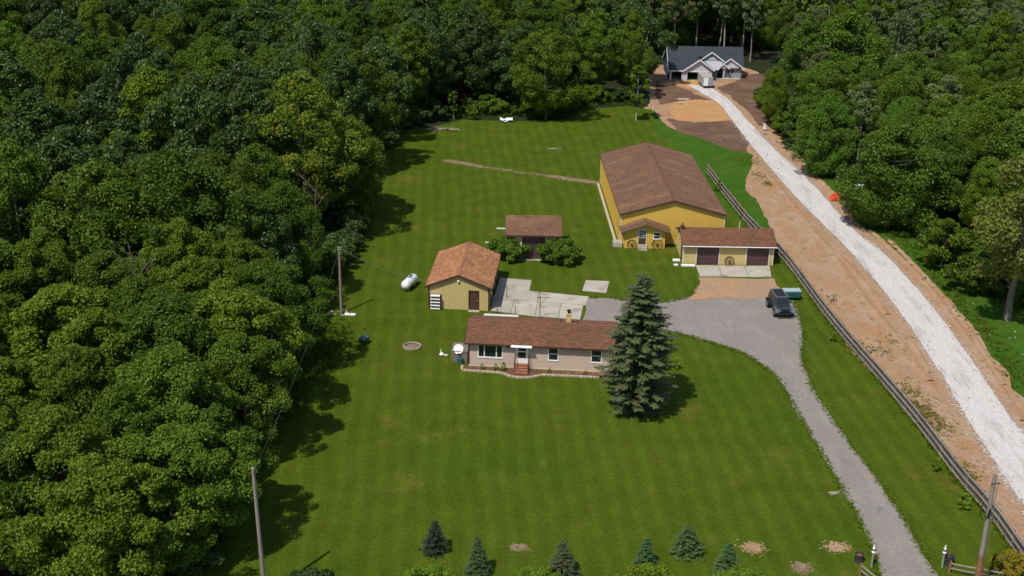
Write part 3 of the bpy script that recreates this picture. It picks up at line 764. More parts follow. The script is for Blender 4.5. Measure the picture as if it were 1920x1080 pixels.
q = MB(); q.lathe([(0, 0), (.04, .01), (.04, .06), (0, .07)], 8, (4.88, -.02, 1.0)); q.build('handle', M_gold, d)
mb = MB(); mb.box(4.0, 5.1, -.5, -.05, 0, .04); mb.build('door_sill', M_conc, sg)
mb = MB(); mb.lathe([(.02, 0), (.1, .02), (.13, .12), (.06, .2), (.02, .22)], 10, (3.0, -.12, 3.0)); mb.build('gable_lamp', M_white, sg)
wf = F['right']
for a in (.68, 2.92, 3.48, 5.72, 6.28, 8.52):
    mb = MB(); wf.box(mb, a - .05, a + .05, -.035, -.024, 0, 2.05); mb.build('bay_trim', M_cream, sg)
for a0, a1, _, z1 in bays:
    p = MB(); wf.box(p, a0 + .02, a1 - .02, .115, .14, .02, z1 - .02); o = p.build('bay_door', M_brown_door, sg)
    for k in range(4):
        q = MB(); wf.box(q, a0 + .06, a1 - .06, .09, .114, .06 + k * .49, .06 + k * .49 + .45); q.build('door_panel', M_maroon, o)
for a in (.4, 3.2, 6.0):
    p = MB(); c = wf.p(a, -.13, 1.7); p.lathe([(.02, 0), (.08, .03), (.09, .16), (.03, .22)], 8, c); p.build('wall_lamp', M_white, sg)
rk = thing('shelf_rack', 'black rack with white slat shelves against the orange roofed garage', 'rack', (-8.15, 109.0, 0.008), rad(-4.2))
mb = MB()
for x in (0, 1.05):
    for y in (0, .34): mb.box(x - .03, x + .03, y - .03, y + .03, 0, 1.65)
mb.box(-.03, 1.08, .37, .40, .05, 1.6); mb.build('frame', M_black, rk)
for k in range(5):
    s_ = MB(); s_.box(.032, 1.018, -.05, .36, .12 + k * .34, .19 + k * .34); s_.build('shelf', M_white, rk)

# concrete slabs around the orange-roofed garage, one piece each
yd = thing('concrete_yard', None, None); yd['kind'] = 'structure'
for i, q in enumerate([[(937, 521), (997, 526), (993, 546), (931, 541)], [(931, 541), (993, 546), (1013, 548), (1008, 566), (924, 560)], [(1013, 548), (1105, 557), (1098, 573), (1008, 566)],
                       [(924, 560), (965, 563.5), (957, 588), (919, 583)], [(965, 563.5), (1008, 566), (1003, 594), (957, 588)], [(1008, 566), (1052, 569.5), (1047, 597), (1003, 594)], [(1052, 569.5), (1094, 573), (1088, 600), (1047, 597)]]):
    slab_piece(yd, px(*q)[::-1], 0.0, 0.05 + .005 * (i % 3))
pd = thing('concrete_pad', None, None); pd['kind'] = 'structure'
slab_piece(pd, px((1091, 546), (1098, 526), (1143, 528), (1137, 550))[::-1], 0, .06)

# ---- ranch house
hs = thing('ranch_house', 'long low beige ranch house with a reddish brown roof behind the spruce', 'house', (-3.8, 96.5, 0), rad(-4.3))
HL, HD = 12.9, 5.4
ops = [(.9, 3.02, .95, 2.12), (4.36, 5.26, .5, 2.35), (7.2, 8.0, .95, 2.15), (11.0, 11.85, .95, 2.15)]
F = shell(hs, HL, HD, 2.5, 3.32, 'x', M_beige, {'front': ops}, lap=0.13)
gable_roof(hs, HL, HD, 2.5, 3.32, 'x', .42, .3, M_shingle_house, M_ridge_red)
trims(hs, HL, HD, 2.5)
wf = F['front']
window(hs, wf, .9, 3.02, .95, 2.12, .08, mull_a=(1.42, 2.5))
window(hs, wf, 7.2, 8.0, .95, 2.15, .07, mull_z=(1.55,))
window(hs, wf, 11.0, 11.85, .95, 2.15, .07, mull_z=(1.55,))
dm = MB(); wf.box(dm, 4.27, 4.36, -.05, .05, .5, 2.35); wf.box(dm, 5.26, 5.35, -.05, .05, .5, 2.35); wf.box(dm, 4.27, 5.35, -.055, .05, 2.352, 2.44)
d = dm.build('front_door', M_white, hs); q = MB(); wf.box(q, 4.37, 5.25, .0, .05, .5, 1.02); wf.box(q, 4.37, 4.47, .0, .05, 1.022, 2.34); wf.box(q, 5.15, 5.25, .0, .05, 1.022, 2.34); wf.box(q, 4.472, 5.148, .0, .05, 1.6, 1.7)
q.build('door_leaf', M_white, d)
for z0, z1 in ((1.03, 1.59), (1.71, 2.33)):
    g = MB(); wf.box(g, 4.48, 5.14, .03, .045, z0, z1); g.build('pane', M_glass, d)
q = MB(); wf.box(q, 4.42, 4.46, -.05, -.002, 1.3, 1.45); q.build('handle', M_black, d)
mb = MB(); mb.slab([(3.85, -.75, 2.40), (5.7, -.75, 2.40), (5.7, -.05, 2.5), (3.85, -.05, 2.5)], .06); mb.build('awning', M_white, hs)
mb = MB(); mb.lathe([(.02, 0), (.09, .05), (.09, .2), (.02, .26)], 8, (3.55, -.12, 1.95)); mb.build('porch_lamp', M_black, hs)
mb = MB(); wf.box(mb, 0.0, HL, -.035, -.024, 0, .14); mb.build('foundation_strip', M_cream, hs)
mb = MB(); mb.box(8.55, 9.0, 3.6, 4.05, 2.7, 3.85); mb.box(8.5, 9.05, 3.55, 4.1, 3.85, 3.94); mb.build('chimney', M_tan, hs)
mb = MB(); mb.lathe([(.12, 0), (.12, .2), (.2, .22), (.2, .3), (.05, .36)], 10, (8.77, 3.82, 3.94)); mb.build('chimney_cap', M_black, hs)
for x, y, z in ((8.1, 3.2, 3.2), (9.6, 3.2, 3.2)):
    mb = MB(); mb.tube([(x, y, z - .2), (x, y, z + .4)], .06, 8); mb.build('roof_vent', M_rust, hs)
mb = MB(); mb.slab([(.75, 5.9, 2.5), (4.0, 5.9, 2.5), (4.0, 6.45, 2.38), (.75, 6.45, 2.38)], .08)
for x in (.85, 3.9): mb.tube([(x, 6.35, 0), (x, 6.35, 2.3)], .05, 6)
mb.build('back_awning', M_white, hs)
# entry steps with railings
es = thing('front_steps', 'red stained wooden front steps with two iron railings at the white door', 'steps', (hs.matrix_basis @ Vector((0, 0, 0))).to_3d(), rad(-4.3))
es.location = (-3.8, 96.5, 0.012)
for i in range(4):
    s_ = MB(); y1 = -.06 - .3 * (3 - i) - (.0 if i < 3 else 0); z1 = .125 * (i + 1)
    y0 = y1 - .3; y1b = y1 if i < 3 else -.06
    s_.box(4.22, 5.4, y0 - .02, y1b, z1 - .05, z1); s_.box(4.25, 5.37, y0 + .01, y0 + .04, z1 - .125, z1 - .051); s_.build('step', M_stepwood, es)
for x in (4.2, 5.42):
    s_ = MB(); s_.bar((x, -1.24, .0), (x, -.06, .47), .04, .18); s_.build('stringer', M_stepwood, es)
    s_ = MB(); s_.tube([(x, -1.2, 0), (x, -1.2, .95)], .022, 6); s_.tube([(x, -.15, .45), (x, -.15, 1.4)], .022, 6); s_.tube([(x, -1.25, .95), (x, -.15, 1.4)], .024, 6)
    for k in range(1, 7): s_.tube([(x, -1.2 + k * .15, .06 + k * .064), (x, -1.2 + k * .15, .95 + k * .061)], .011, 4)
    s_.build('railing', M_rust, es)
# planted bed with stone edging
HM = Matrix.Translation((-3.8, 96.5, 0)) @ Matrix.Rotation(rad(-4.3), 4, 'Z')
def hl(x, y, z=0): return HM @ Vector((x, y, z))
edge = [(-.5, -.1), (-.5, -.75), (-.25, -1.1), (1.2, -1.2), (2.6, -1.25), (3.3, -1.45), (3.9, -1.85), (4.8, -2.05), (5.7, -1.9), (6.4, -1.5), (7.0, -1.3), (9.5, -1.25), (11.5, -1.25), (13.3, -1.2), (13.3, -.05)]
EP = smooth_line([hl(*p)[:2] for p in edge], 10)
sheet('garden_bed', [tuple(p) for p in EP] + [tuple(hl(12.9, .0)[:2]), tuple(hl(-.1, .0)[:2])], .018, M_mulch)
eb = thing('bed_edging', 'low curved pale stone edging round the front garden bed', 'edging', (*EP[0], 0))
acc = 0; last = EP[0]; bm_ = None; var_meshes = []
for k in range(5):
    m_ = MB(); m_.box(-.19, .19, -.1, .1, 0, .17 + .02 * rnd.random()); var_meshes.append(m_.mesh('edging_stone', M_paleblock, bevel=.025))
cnt = 0
for i in range(1, len(EP)):
    seg = EP[i] - EP[i - 1]; L = np.linalg.norm(seg); acc += L
    while acc > .41:
        acc -= .41; p = EP[i] - seg / L * acc
        o = link('edging_stone', var_meshes[cnt % 5], eb, (p[0] - EP[0][0], p[1] - EP[0][1], .0), math.atan2(seg[1], seg[0]) + rnd.uniform(-.08, .08)); cnt += 1

# ---- house under construction at the end of the road
nh = thing('unfinished_house', 'unfinished house with a dark slate roof, white wrapped gables and open garage bays', 'house', (28.4, 217.6, 0.03))
def plate(name, polys, m, th=.1, parent=nh):
    mb = MB()
    for p in polys: mb.slab(p, th)
    return mb.build(name, m, parent)
zA = lambda v: 2.12 + .66 * v
zD = lambda v: 2.05 + (v - 2.4) * 1.29
zb = lambda v: 5.42 - (v - 5) * .66
A_ = [(-.3, -.3), (2.5, -.3), (5.33, 2.7), (6.55, 2.7), (7.9, 4.1), (7.9, 5), (-.3, 5)]
D_ = [(10.3, 2.4), (14.0, 2.4), (14.0, 5.0), (7.9, 5.0), (7.9, 4.5), (10.3, 3.2)]
ro = plate('roof', [[(x, v, zA(v)) for x, v in A_], [(x, v, zb(v)) for x, v in ((-.3, 5), (14.0, 5), (14.0, 10.3), (-.3, 10.3))], [(x, v, zD(v)) for x, v in D_]], M_shingle_slate)
plate('garage_gable_roof', [[(2.5, -.4, 2.02), (5.33, -.4, 3.95), (5.33, 3.0, 3.95), (2.5, 3.0, 2.02)], [(5.33, -.4, 3.95), (8.1, -.4, 2.02), (8.1, 2.78, 2.02), (5.33, 2.78, 3.95)]], M_shingle_slate)
plate('entry_roof', [[(5.75, 2.78, 3.16), (10.2, 2.78, 3.16), (9.12, .95, 1.86), (8.04, .95, 1.86)]], M_palemetalroof, .08)
plate('dormer_roof', [[(5.5, 2.5, 3.15), (7.9, 2.5, 4.85), (7.9, 4.7, 4.85), (5.5, 4.7, 3.15)], [(7.9, 2.5, 4.85), (10.3, 2.5, 3.15), (10.3, 4.7, 3.15), (7.9, 4.7, 4.85)]], M_shingle_slate)
plate('right_gable_roof', [[(8.95, 1.95, 2.02), (11.35, 1.95, 3.82), (11.35, 4.2, 3.82), (8.95, 4.2, 2.02)], [(11.35, 1.95, 3.82), (13.95, 1.95, 1.98), (13.95, 4.2, 1.98), (11.35, 4.2, 3.82)]], M_shingle_slate)
plate('small_gable_roof', [[(8.9, 1.6, 2.0), (10.1, 1.6, 2.85), (10.1, 2.6, 2.85), (8.9, 2.6, 2.0)], [(10.1, 1.6, 2.85), (11.2, 1.6, 2.0), (11.2, 2.6, 2.0), (10.1, 2.6, 2.85)]], M_shingle_slate)
def barge(name, pts, w=.22, y=0.0):
    mb = MB()
    for a, b in zip(pts[:-1], pts[1:]): mb.bar(a, b, .05, w)
    return mb.build(name, M_white, nh)
barge('garage_bargeboard', [(2.45, -.43, 1.93), (5.33, -.44, 3.9), (8.14, -.43, 1.93)])
barge('dormer_bargeboard', [(5.5, 2.47, 3.09), (7.9, 2.46, 4.78), (10.3, 2.47, 3.09)], .2)
barge('right_bargeboard', [(8.9, 1.92, 1.93), (11.35, 1.91, 3.76), (14.0, 1.92, 1.9)], .2)
barge('small_bargeboard', [(8.86, 1.57, 1.93), (10.1, 1.56, 2.78), (11.24, 1.57, 1.93)], .16)
barge('left_bargeboard', [(-.33, -.32, 1.85), (-.34, 5.0, 5.36), (-.33, 10.3, 1.86)], .25)
barge('left_fascia', [(-.3, -.33, 1.84), (2.5, -.33, 1.84)], .2)
mb = MB()
for a, b in ((0, .32), (2.2, 3.25), (7.1, 7.75)): mb.box(a, b, 0, .3, 0, 1.9)
mb.box(.32, 2.2, .03, .27, 1.68, 1.9); mb.box(3.25, 7.1, .03, .27, 1.66, 1.9)
mb.prism([(2.75, 1.902), (7.9, 1.902), (5.33, 3.72)], 'y', .02, .2); mb.build('wrapped_front_wall', M_wrap, nh)
mb = MB(); mb.box(3.2, 7.15, -.05, .018, 1.6, 1.72); mb.build('door_header', M_white, nh)
mb = MB(); mb.prism([(5.5, 2.1), (10.2, 2.1), (10.2, 3.1), (7.9, 4.7), (5.5, 3.1)], 'y', 2.8, 2.92); mb.build('dormer_wall', M_greysiding, nh)
mb = MB(); mb.prism([(7.0, 3.4), (8.9, 3.4), (8.4, 3.72), (7.5, 3.72)], 'y', 2.76, 2.798); mb.build('dormer_wrap', M_wrap, nh)
mb = MB(); mb.prism([(9.2, 2.0), (13.6, 2.0), (11.35, 3.6)], 'y', 2.2, 2.35); mb.prism([(9.1, 1.96), (11.0, 1.96), (10.1, 2.65)], 'y', 1.8, 1.95); mb.build('right_gable_wall', M_wrap, nh)
mb = MB(); mb.prism([(.15, 0), (9.85, 0), (9.85, 2.0), (5, 5.25), (.15, 2.0)], 'x', 0.0, .12); mb.build('left_wall', M_bluewrap, nh)
for v, z in ((2.6, 2.1), (4.2, 1.55), (1.9, .7)):
    mb = MB(); mb.box(-.03, -.004, v, v + .55, z, z + .75); mb.build('wall_patch', M_white, nh)
mb = MB(); mb.prism([(2.6, 0), (9.85, 0), (9.85, 2.0), (5, 5.2), (2.6, 2.0)], 'x', 13.45, 13.6); mb.box(0.13, 13.44, 9.7, 9.85, 0, 2.0); mb.box(.14, 13.44, 6.5, 6.6, 0, 3.2); mb.box(7.62, 7.75, .32, 6.49, 0, 2.0); mb.build('rear_walls', M_greysiding, nh)
wf = WF((7.76, 2.7), (13.44, 2.7)); mb = MB()
wall(mb, wf, 2.0, [(1.42, 2.3, .02, 1.75), (3.2, 3.68, .95, 1.6), (3.9, 4.4, .95, 1.6)], .12); mb.build('entry_wall', M_greysiding, nh)
for a0, a1 in ((3.2, 3.68), (3.9, 4.4)): window(nh, wf, a0, a1, .95, 1.6, .03, m=M_greysiding)
mb = MB(); mb.box(10.2, 10.34, 2.0, 2.14, .1, 1.97); mb.build('porch_post', M_white, nh)
mb = MB(); mb.box(7.8, 13.3, 1.5, 2.66, 0, .09); mb.build('porch_slab', M_conc, nh)
mb = MB(); mb.box(.13, 7.6, .32, 6.48, 0, .03); mb.build('garage_floor', M_conc, nh)
# cargo trailer
tc = ground(1327, 166)
tr = thing('cargo_trailer', 'grey enclosed cargo trailer with a white rear door in front of the unfinished house', 'trailer', (tc.x, tc.y, .046), rad(5))
mb = MB(); mb.prism([(-.88, .35), (.88, .35), (.88, 1.9), (.8, 2.0), (-.8, 2.0), (-.88, 1.9)], 'y', 0, 4.6); mb.build('body', M_trailer, tr)
mb = MB(); mb.box(-.80, -.02, -.05, -.004, .45, 1.85); mb.build('rear_door', M_white, tr)
mb = MB(); mb.box(.06, .8, -.04, -.004, .5, 1.85); mb.build('rear_panel', M_greysiding, tr)
mb = MB(); mb.box(-.9, .9, -.12, -.004, .28, .40); mb.bar((0, 4.6, .4), (0, 5.6, .42), .1, .1); mb.bar((-.6, 4.6, .4), (0, 5.5, .42), .08, .08); mb.bar((.6, 4.6, .4), (0, 5.5, .42), .08, .08); mb.build('chassis', M_black, tr)
for x in (-.93, .76):
    for y in (1.7, 2.5):
        mb = MB(); mb.tube([(x, y, .33), (x + .17, y, .33)], .33, 14); o = mb.build('tyre', M_tyre, tr)
        r_ = MB(); r_.tube([(x - .01, y, .33), (x + .18, y, .33)], .17, 10); r_.build('rim', M_steel, o)
for u, v, lab in ((1299.5, 154, 'yellow straw bale on the sand by the unfinished house, farther of two'), (1301, 158, 'yellow straw bale on the sand by the grey trailer, nearer of two')):
    c = ground(u, v); mb = MB(); mb.box(-.4, .4, -.2, .2, 0, .3)
    for x in (-.2, .2): mb.box(x - .012, x + .012, -.205, .205, -.0, .306)
    o = mb.build('straw_bale', M_gold, None, bevel=.03, loc=(c.x, c.y, .035)); tag(o, lab, 'bale', 'bales beside the trailer')
c = ground(1283, 188); lp = thing('lumber_stack', 'low stack of pale lumber lying on the edge of the orange sand', 'lumber', (c.x, c.y, .035), rad(8))
for k in range(7):
    mb = MB(); L = 1.1 + .25 * (k % 3); y = (k % 4) * .13; z = .06 + (k // 4) * .1; mb.box(-L, L * .7, y, y + .11, z, z + .08); mb.build('board', M_lumber if k % 3 else M_white, lp)
for x in (-.7, .5):
    mb = MB(); mb.box(x - .05, x + .05, -.1, .65, 0, .058); mb.build('bearer', M_fencedark, lp)
c = ground(1277, 195); sp_ = thing('scrap_pile', 'small scatter of white and grey scrap boards on the orange sand', 'scrap pile', (c.x, c.y, .035))
for k in range(6):
    a = rnd.uniform(0, 3.1); mb = MB(); mb.obox((rnd.uniform(-.6, .6), rnd.uniform(-.4, .4), .05 + .02 * k), (rnd.uniform(.4, .9), .12, .03), Matrix.Rotation(a, 3, 'Z')); mb.build('board', (M_white, M_fence, M_fencedark)[k % 3], sp_)
# survey stake by the site
for u, v, lab in ((1224, 209, 'thin white survey stake standing at the back corner of the lawn'), (1386, 430, 'thin white survey stake in the rough grass behind the maroon door garage')):
    c = ground(u, v); mb = MB(); mb.prism([(-.04, -.03), (.04, -.03), (.04, .03), (-.04, .03)], 'z', 0, .9); mb.prism([(-.04, -.03), (.04, -.03), (0, .0)], 'z', .9, 1.0)
    o = mb.build('survey_stake', M_white, None, loc=(c.x, c.y, 0.015)); tag(o, lab, 'stake', 'white survey stakes')

# ------------------------------------------------------------------ wooden fence along the soil strip
fe = thing('wooden_fence', 'long weathered grey wooden board fence between the lawn and the bare soil strip', 'fence', (*FENCE[0], 0))
FL = [np.array(p) for p in smooth_line([(*p, 0) for p in FENCE], 8)]
seg = [np.linalg.norm(FL[i + 1] - FL[i]) for i in range(len(FL) - 1)]; tot = sum(seg); nsp = int(tot / 2.44)
cum = np.concatenate([[0], np.cumsum(seg)])
PX = np.interp(np.linspace(0, tot, nsp + 1), cum, [p[0] for p in FL]); PY = np.interp(np.linspace(0, tot, nsp + 1), cum, [p[1] for p in FL])
pm = MB(); pm.box(-.06, .06, -.06, .06, 0, 1.42); pm.prism([(-.06, 1.42), (.06, 1.42), (0, 1.47)], 'y', -.06, .06); post_me = pm.mesh('post', M_fencedark)
rail_vars = []
for k in range(4):
    m_ = MB(); m_.box(.005, 1.0, -.028, .028, -.05 + k * .002, .055 - k * .001); rail_vars.append(m_.mesh('rail', M_fence))
pick_vars = []
for k in range(5):
    m_ = MB(); r = random.Random(k); n = 17
    for i in range(n):
        x0 = (i + .06) / n; x1 = (i + .92) / n; h = 1.30 + r.uniform(-.02, .02)
        m_.box(x0, x1, .032, .05, .06 + r.uniform(-.01, .01), h, r.random())
    pick_vars.append(m_.mesh('picket_panel', M_fencedark))
for i in range(nsp + 1):
    link('post', post_me, fe, (PX[i] - FENCE[0][0], PY[i] - FENCE[0][1], 0))
    if i == nsp: break
    d = np.array([PX[i + 1] - PX[i], PY[i + 1] - PY[i]]); L = np.linalg.norm(d); a = math.atan2(d[1], d[0])
    off = np.array([d[1], -d[0]]) / L * .09           # lawn side is to the right when walking towards the road
    off = -off if off[0] > 0 else off
    for z in (.22, .76, 1.30):
        o = link('rail', rail_vars[(i + int(z * 10)) % 4], fe, (PX[i] - FENCE[0][0] + off[0], PY[i] - FENCE[0][1] + off[1], z + rnd.uniform(-.012, .012)), a); o.scale = (L, 1, 1)
    o = link('picket_panel', pick_vars[i % 5], fe, (PX[i] - FENCE[0][0], PY[i] - FENCE[0][1], 0), a); o.scale = (L, 1, 1); o['kind'] = 'stuff'

# ------------------------------------------------------------------ poles, wires
def pole(name, label, base, top, r0, r1, m, split=None):
    t = thing(name, label, 'utility pole', base); b = Vector(base); d = Vector(top) - b
    if split:
        o = MB().tube([(0, 0, 0), d * split], [r0, r0 + (r1 - r0) * split], 10).build('butt', M_polebrown, t, smooth=True)
        o = MB().tube([d * split, d], [r0 + (r1 - r0) * split, r1], 10).build('shaft', m, t, smooth=True)
    else: MB().tube([(0, 0, 0), d * .5, d], [r0, (r0 + r1) / 2, r1], 10).build('shaft', m, t, smooth=True)
    return t
pb = ground(640, 588); POLE1 = Vector((pb.x + .05, pb.y, 7.0))
p1 = pole('utility_pole', 'slim grey wooden utility pole at the wood edge behind the white gas tank', pb, POLE1, .14, .10, M_pole)
mb = MB(); mb.tube([(-.1, 0, 6.75), (.25, 0, 6.75)], .035, 6); mb.build('bracket', M_steel, p1)
def wire(name, a, b, sag, label, r=.018):
    a = Vector(a); b = Vector(b); P = []
    for i in range(25):
        t = i / 24; p = a.lerp(b, t); p.z -= sag * 4 * t * (1 - t); P.append(p - a)
    o = MB().tube(P, r, 5).build(name, M_wire, None, loc=a); tag(o, label, 'wire'); return o
wire('service_wire', POLE1 + Vector((.25, 0, -.25)), (-8.6, 110.3, 2.62), .45, 'twisted service wire running from the wood edge pole down to the orange roofed garage', .024)
P2 = Vector((-15.4, 62.6, 0)); P2T = Vector((-16.1, 66.8, 9.6)); P2T = Vector((-15.55, 62.6, 9.4))
pole('utility_pole', 'grey wooden utility pole beside the dark trees at the lower left edge of the lawn', P2, P2T, .15, .11, M_pole)
wire('service_wire', P2T - Vector((0, 0, .3)), POLE1 - Vector((0, 0, .2)), 1.0, 'long thin wire strung between the two left poles along the wood edge', .007)
P3 = Vector((29.45, 62.2, 0)); P3T = Vector((29.3, 62.3, 10.0))
p3 = pole('utility_pole', 'tall two tone wooden utility pole standing before the fence beside the driveway end', P3, P3T, .19, .12, M_pole, .42)
mb = MB(); mb.tube([(-.2, -.1, 7.1), (-.55, -.12, 6.95), (-.68, -.12, 7.2), (-.68, -.12, 7.9), (-.6, -.12, 8.2)], .035, 6); mb.build('conduit_hook', M_black, p3)
mb = MB(); mb.tube([(-.32, 0, 9.35), (.2, 0, 9.38)], .04, 6); mb.tube([(-.15, -.06, 7.0), (-.13, -.1, 7.6)], .07, 8); mb.build('bracket', M_black, p3)
mb = MB(); mb.tube([(.02, -.13, 9.6), (.12, -.17, 4.0)], .02, 5); mb.build('ground_wire', M_wire, p3)

# ------------------------------------------------------------------ gas tank
tp = ground(768, 540); tk = thing('gas_tank', 'white horizontal gas tank on the grass left of the orange roofed garage', 'gas tank', (tp.x, tp.y, .01), rad(72))
mb = MB(); prof = [(.02, -1.45), (.2, -1.42), (.38, -1.3), (.48, -1.1), (.5, -.9), (.5, .9), (.48, 1.1), (.38, 1.3), (.2, 1.42), (.02, 1.45)]
mb.lathe(prof, 20); mb.v = [(z, x, y + .72) for x, y, z in mb.v]; mb.build('tank', M_tank, tk, smooth=True)
mb = MB(); mb.lathe([(.2, 1.18), (.2, 1.32), (.17, 1.38), (.02, 1.4)], 14); mb.build('valve_dome', M_steel, tk, smooth=True)
mb = MB(); mb.box(.3, .7, -.14, .14, 1.215, 1.25); mb.build('label_plate', M_black, tk)
for x in (-.8, .8):
    mb = MB(); mb.box(x - .06, x + .06, -.34, .34, 0, .36); mb.build('saddle', M_steel, tk)

# ------------------------------------------------------------------ satellite dish, bins and other yard things
c = ground(861, 676); ds = thing('satellite_dish', 'round white satellite dish on a post at the left end of the ranch house', 'satellite dish', (c.x, c.y, .01))
mb = MB(); mb.tube([(0, 0, 0), (0, 0, 1.15)], .045, 8); mb.build('post', M_steel, ds)
ax = Vector((-.15, -.85, .5)).normalized(); X_ = ax.cross(Vector((0, 0, 1))).normalized(); Y_ = X_.cross(ax)
R_ = Matrix((X_, Y_, ax)).transposed(); mb = MB(); c0 = Vector((-.05, -.1, 1.2))
prof = [(.01, 0), (.15, .008), (.3, .035), (.42, .075), (.46, .09), (.46, .07), (.3, .01), (.01, -.03)]
mb.lathe(prof, 24); mb.v = [tuple(c0 + R_ @ Vector(p)) for p in mb.v]; mb.build('reflector', M_white, ds, smooth=True)
mb = MB(); mb.tube([c0 - Y_ * .44 + ax * .05, c0 - Y_ * .25 + ax * .5], .02, 6); mb.build('feed_arm', M_steel, ds)
q = MB(); e = c0 - Y_ * .22 + ax * .5; q.obox(e, (.12, .12, .16), R_); q.build('receiver', M_steel, ds)
for u, v, sx, sy, sz, m, nm, lab, cat in ((862, 681, .48, .36, .42, M_teal, 'utility_box', 'small dark green utility box on the ground below the satellite dish', 'utility box'),):
    c = ground(u, v); mb = MB(); mb.box(-sx / 2, sx / 2, -sy / 2, sy / 2, 0, sz); mb.box(-sx / 2 - .03, sx / 2 + .03, -sy / 2 - .03, sy / 2 + .03, sz + .002, sz + .06)
    o = mb.build(nm, m, None, bevel=.02, loc=(c.x, c.y, .01)); tag(o, lab, cat)
c = hl(-.75, 1.6); mb = MB(); mb.box(-.75, .7, -.9, .9, 0, 1.0); mb.box(-.78, .73, -.93, .93, 1.002, 1.06)
o = mb.build('cellar_hatch', M_fencedark, None, loc=(c.x - .15, c.y, .01)); o.rotation_euler.z = rad(-4.3); tag(o, 'dark weathered wooden cellar hatch box against the left wall of the ranch house', 'hatch')
c = ground(828, 667); t = thing('garden_ornament', 'small white bird shaped lawn ornament left of the satellite dish', 'ornament', (c.x, c.y, .01))
mb = MB(); mb.lathe([(.02, 0), (.18, .05), (.22, .16), (.12, .3), (.02, .36)], 10); mb.build('body', M_white, t, smooth=True); mb = MB(); mb.tube([(0, 0, .3), (-.1, 0, .5), (-.05, 0, .62)], [.06, .045, .05], 7); mb.build('neck', M_white, t); mb = MB(); mb.box(.15, .55, -.09, .09, .05, .1); mb.build('tail', M_white, t)
c = ground(773, 650.5); fp = thing('fire_pit', 'low ring of pale stones round a fire pit on the lawn', 'fire pit', (c.x, c.y, .01))
fm = MB(); fm.box(-.16, .16, -.09, .09, 0, .16); fm = fm.mesh('stone', M_block, bevel=.03)
for k in range(15):
    a = 2 * math.pi * k / 15; link('stone', fm, fp, (.78 * math.cos(a), .78 * math.sin(a), 0), a + math.pi / 2 + rnd.uniform(-.1, .1))
mb = MB(); mb.lathe([(.68, .0), (.4, .03), (.05, .04)], 16); mb.build('ash', M_path, fp)
c = ground(682, 645); t = thing('wheelbarrow', 'dark green wheelbarrow parked on the grass near the wood edge', 'wheelbarrow', (c.x, c.y, .01), rad(60))
mb = MB(); v0 = [(-.55, -.32, .62), (.5, -.36, .68), (.5, .36, .68), (-.55, .32, .62)]; v1 = [(-.3, -.2, .3), (.2, -.22, .32), (.2, .22, .32), (-.3, .2, .3)]
mb.add(v0 + v1 + [(x * .93, y * .93, z) for x, y, z in v0] + [(x * .93, y * .93, z + .03) for x, y, z in v1], [(4, 5, 1, 0), (5, 6, 2, 1), (6, 7, 3, 2), (7, 4, 0, 3), (4, 7, 6, 5), (12, 13, 14, 15), (8, 9, 13, 12), (9, 10, 14, 13), (10, 11, 15, 14), (11, 8, 12, 15), (0, 1, 9, 8), (1, 2, 10, 9), (2, 3, 11, 10), (3, 0, 8, 11)]); mb.build('tray', M_teal, t)
mb = MB(); mb.tube([(.62, 0, .2), (.62, .001, .2001)], .01, 4); mb.tube([(.62, -.06, .2), (.62, .06, .2)], .2, 14); mb.build('wheel', M_tyre, t)
mb = MB()
for s in (-1, 1): mb.tube([(.66, s * .08, .2), (-.3, s * .24, .33), (-1.05, s * .3, .55)], .025, 6); mb.tube([(-.3, s * .24, .33), (-.35, s * .24, 0)], .025, 6)
mb.build('frame', M_rust, t)
c = ground(656, 591); mb = MB(); mb.slab([(-.6, -.18, .12), (.5, -.25, .1), (.62, .12, .14), (-.4, .22, .16)], .07); o = mb.build('white_board', M_white, None, loc=(c.x, c.y, .0)); o.location.z = -.0 + .01; tag(o, 'flat white board lying on the grass at the foot of the wood edge pole', 'board')
t = thing('stone_heap', 'low heap of grey stones round the base of the wood edge pole', 'stones', (pb.x, pb.y, .0))
for k in range(9):
    a = k * .7 + .2; r_ = .45 + .5 * rnd.random(); s_ = rnd.uniform(.12, .24); mb = MB(); mb.lathe([(s_ * .7, -.02), (s_, s_ * .4), (s_ * .7, s_ * .8), (s_ * .15, s_ * .95)], 7); mb.build('stone', M_block, t, loc=(r_ * 1.5 * math.cos(a) - .3, r_ * .7 * math.sin(a), 0.01))
# clothes line frame behind the ranch house
c = ground(1012, 597); t = thing('clothes_line_post', 'thin brown metal clothes line frame on the concrete behind the ranch house', 'clothes line', (c.x, c.y, .05))
mb = MB(); mb.tube([(0, 0, 0), (0, 0, 2.3)], .04, 7); mb.build('post', M_rust, t); mb = MB(); mb.tube([(-.35, 0, 2.2), (.95, 0, 2.2)], .03, 6); mb.tube([(.6, 0, 2.2), (.03, 0, 1.4)], .018, 5); mb.build('crossarm', M_rust, t)
for u, v, h, lab in ((950, 560, 1.4, 'short thin brown post at the inner edge of the concrete yard'), (966, 588, .8, 'short thin brown post on the lawn edge of the concrete yard'), (932, 587, .7, 'short brown post between the orange roofed garage and the ranch house')):
    c = ground(u, v); mb = MB(); mb.tube([(0, 0, 0), (0, 0, h)], .035, 7); mb.lathe([(.05, h), (.05, h + .04), (.01, h + .07)], 7)
    o = mb.build('yard_post', M_rust, None, loc=(c.x, c.y, .03)); tag(o, lab, 'post', 'thin posts round the concrete yard')
c = ground(1013, 690.5); mb = MB(); mb.lathe([(.12, 0), (.16, .2), (.17, .34), (.1, .36)], 10); mb.lathe([(.02, .36), (.1, .365), (.08, .45), (.02, .48)], 8)
o = mb.build('white_pot', M_white, None, smooth=True, loc=(c.x, c.y, .03)); tag(o, 'small white pot against the ranch house wall right of the steps', 'pot')

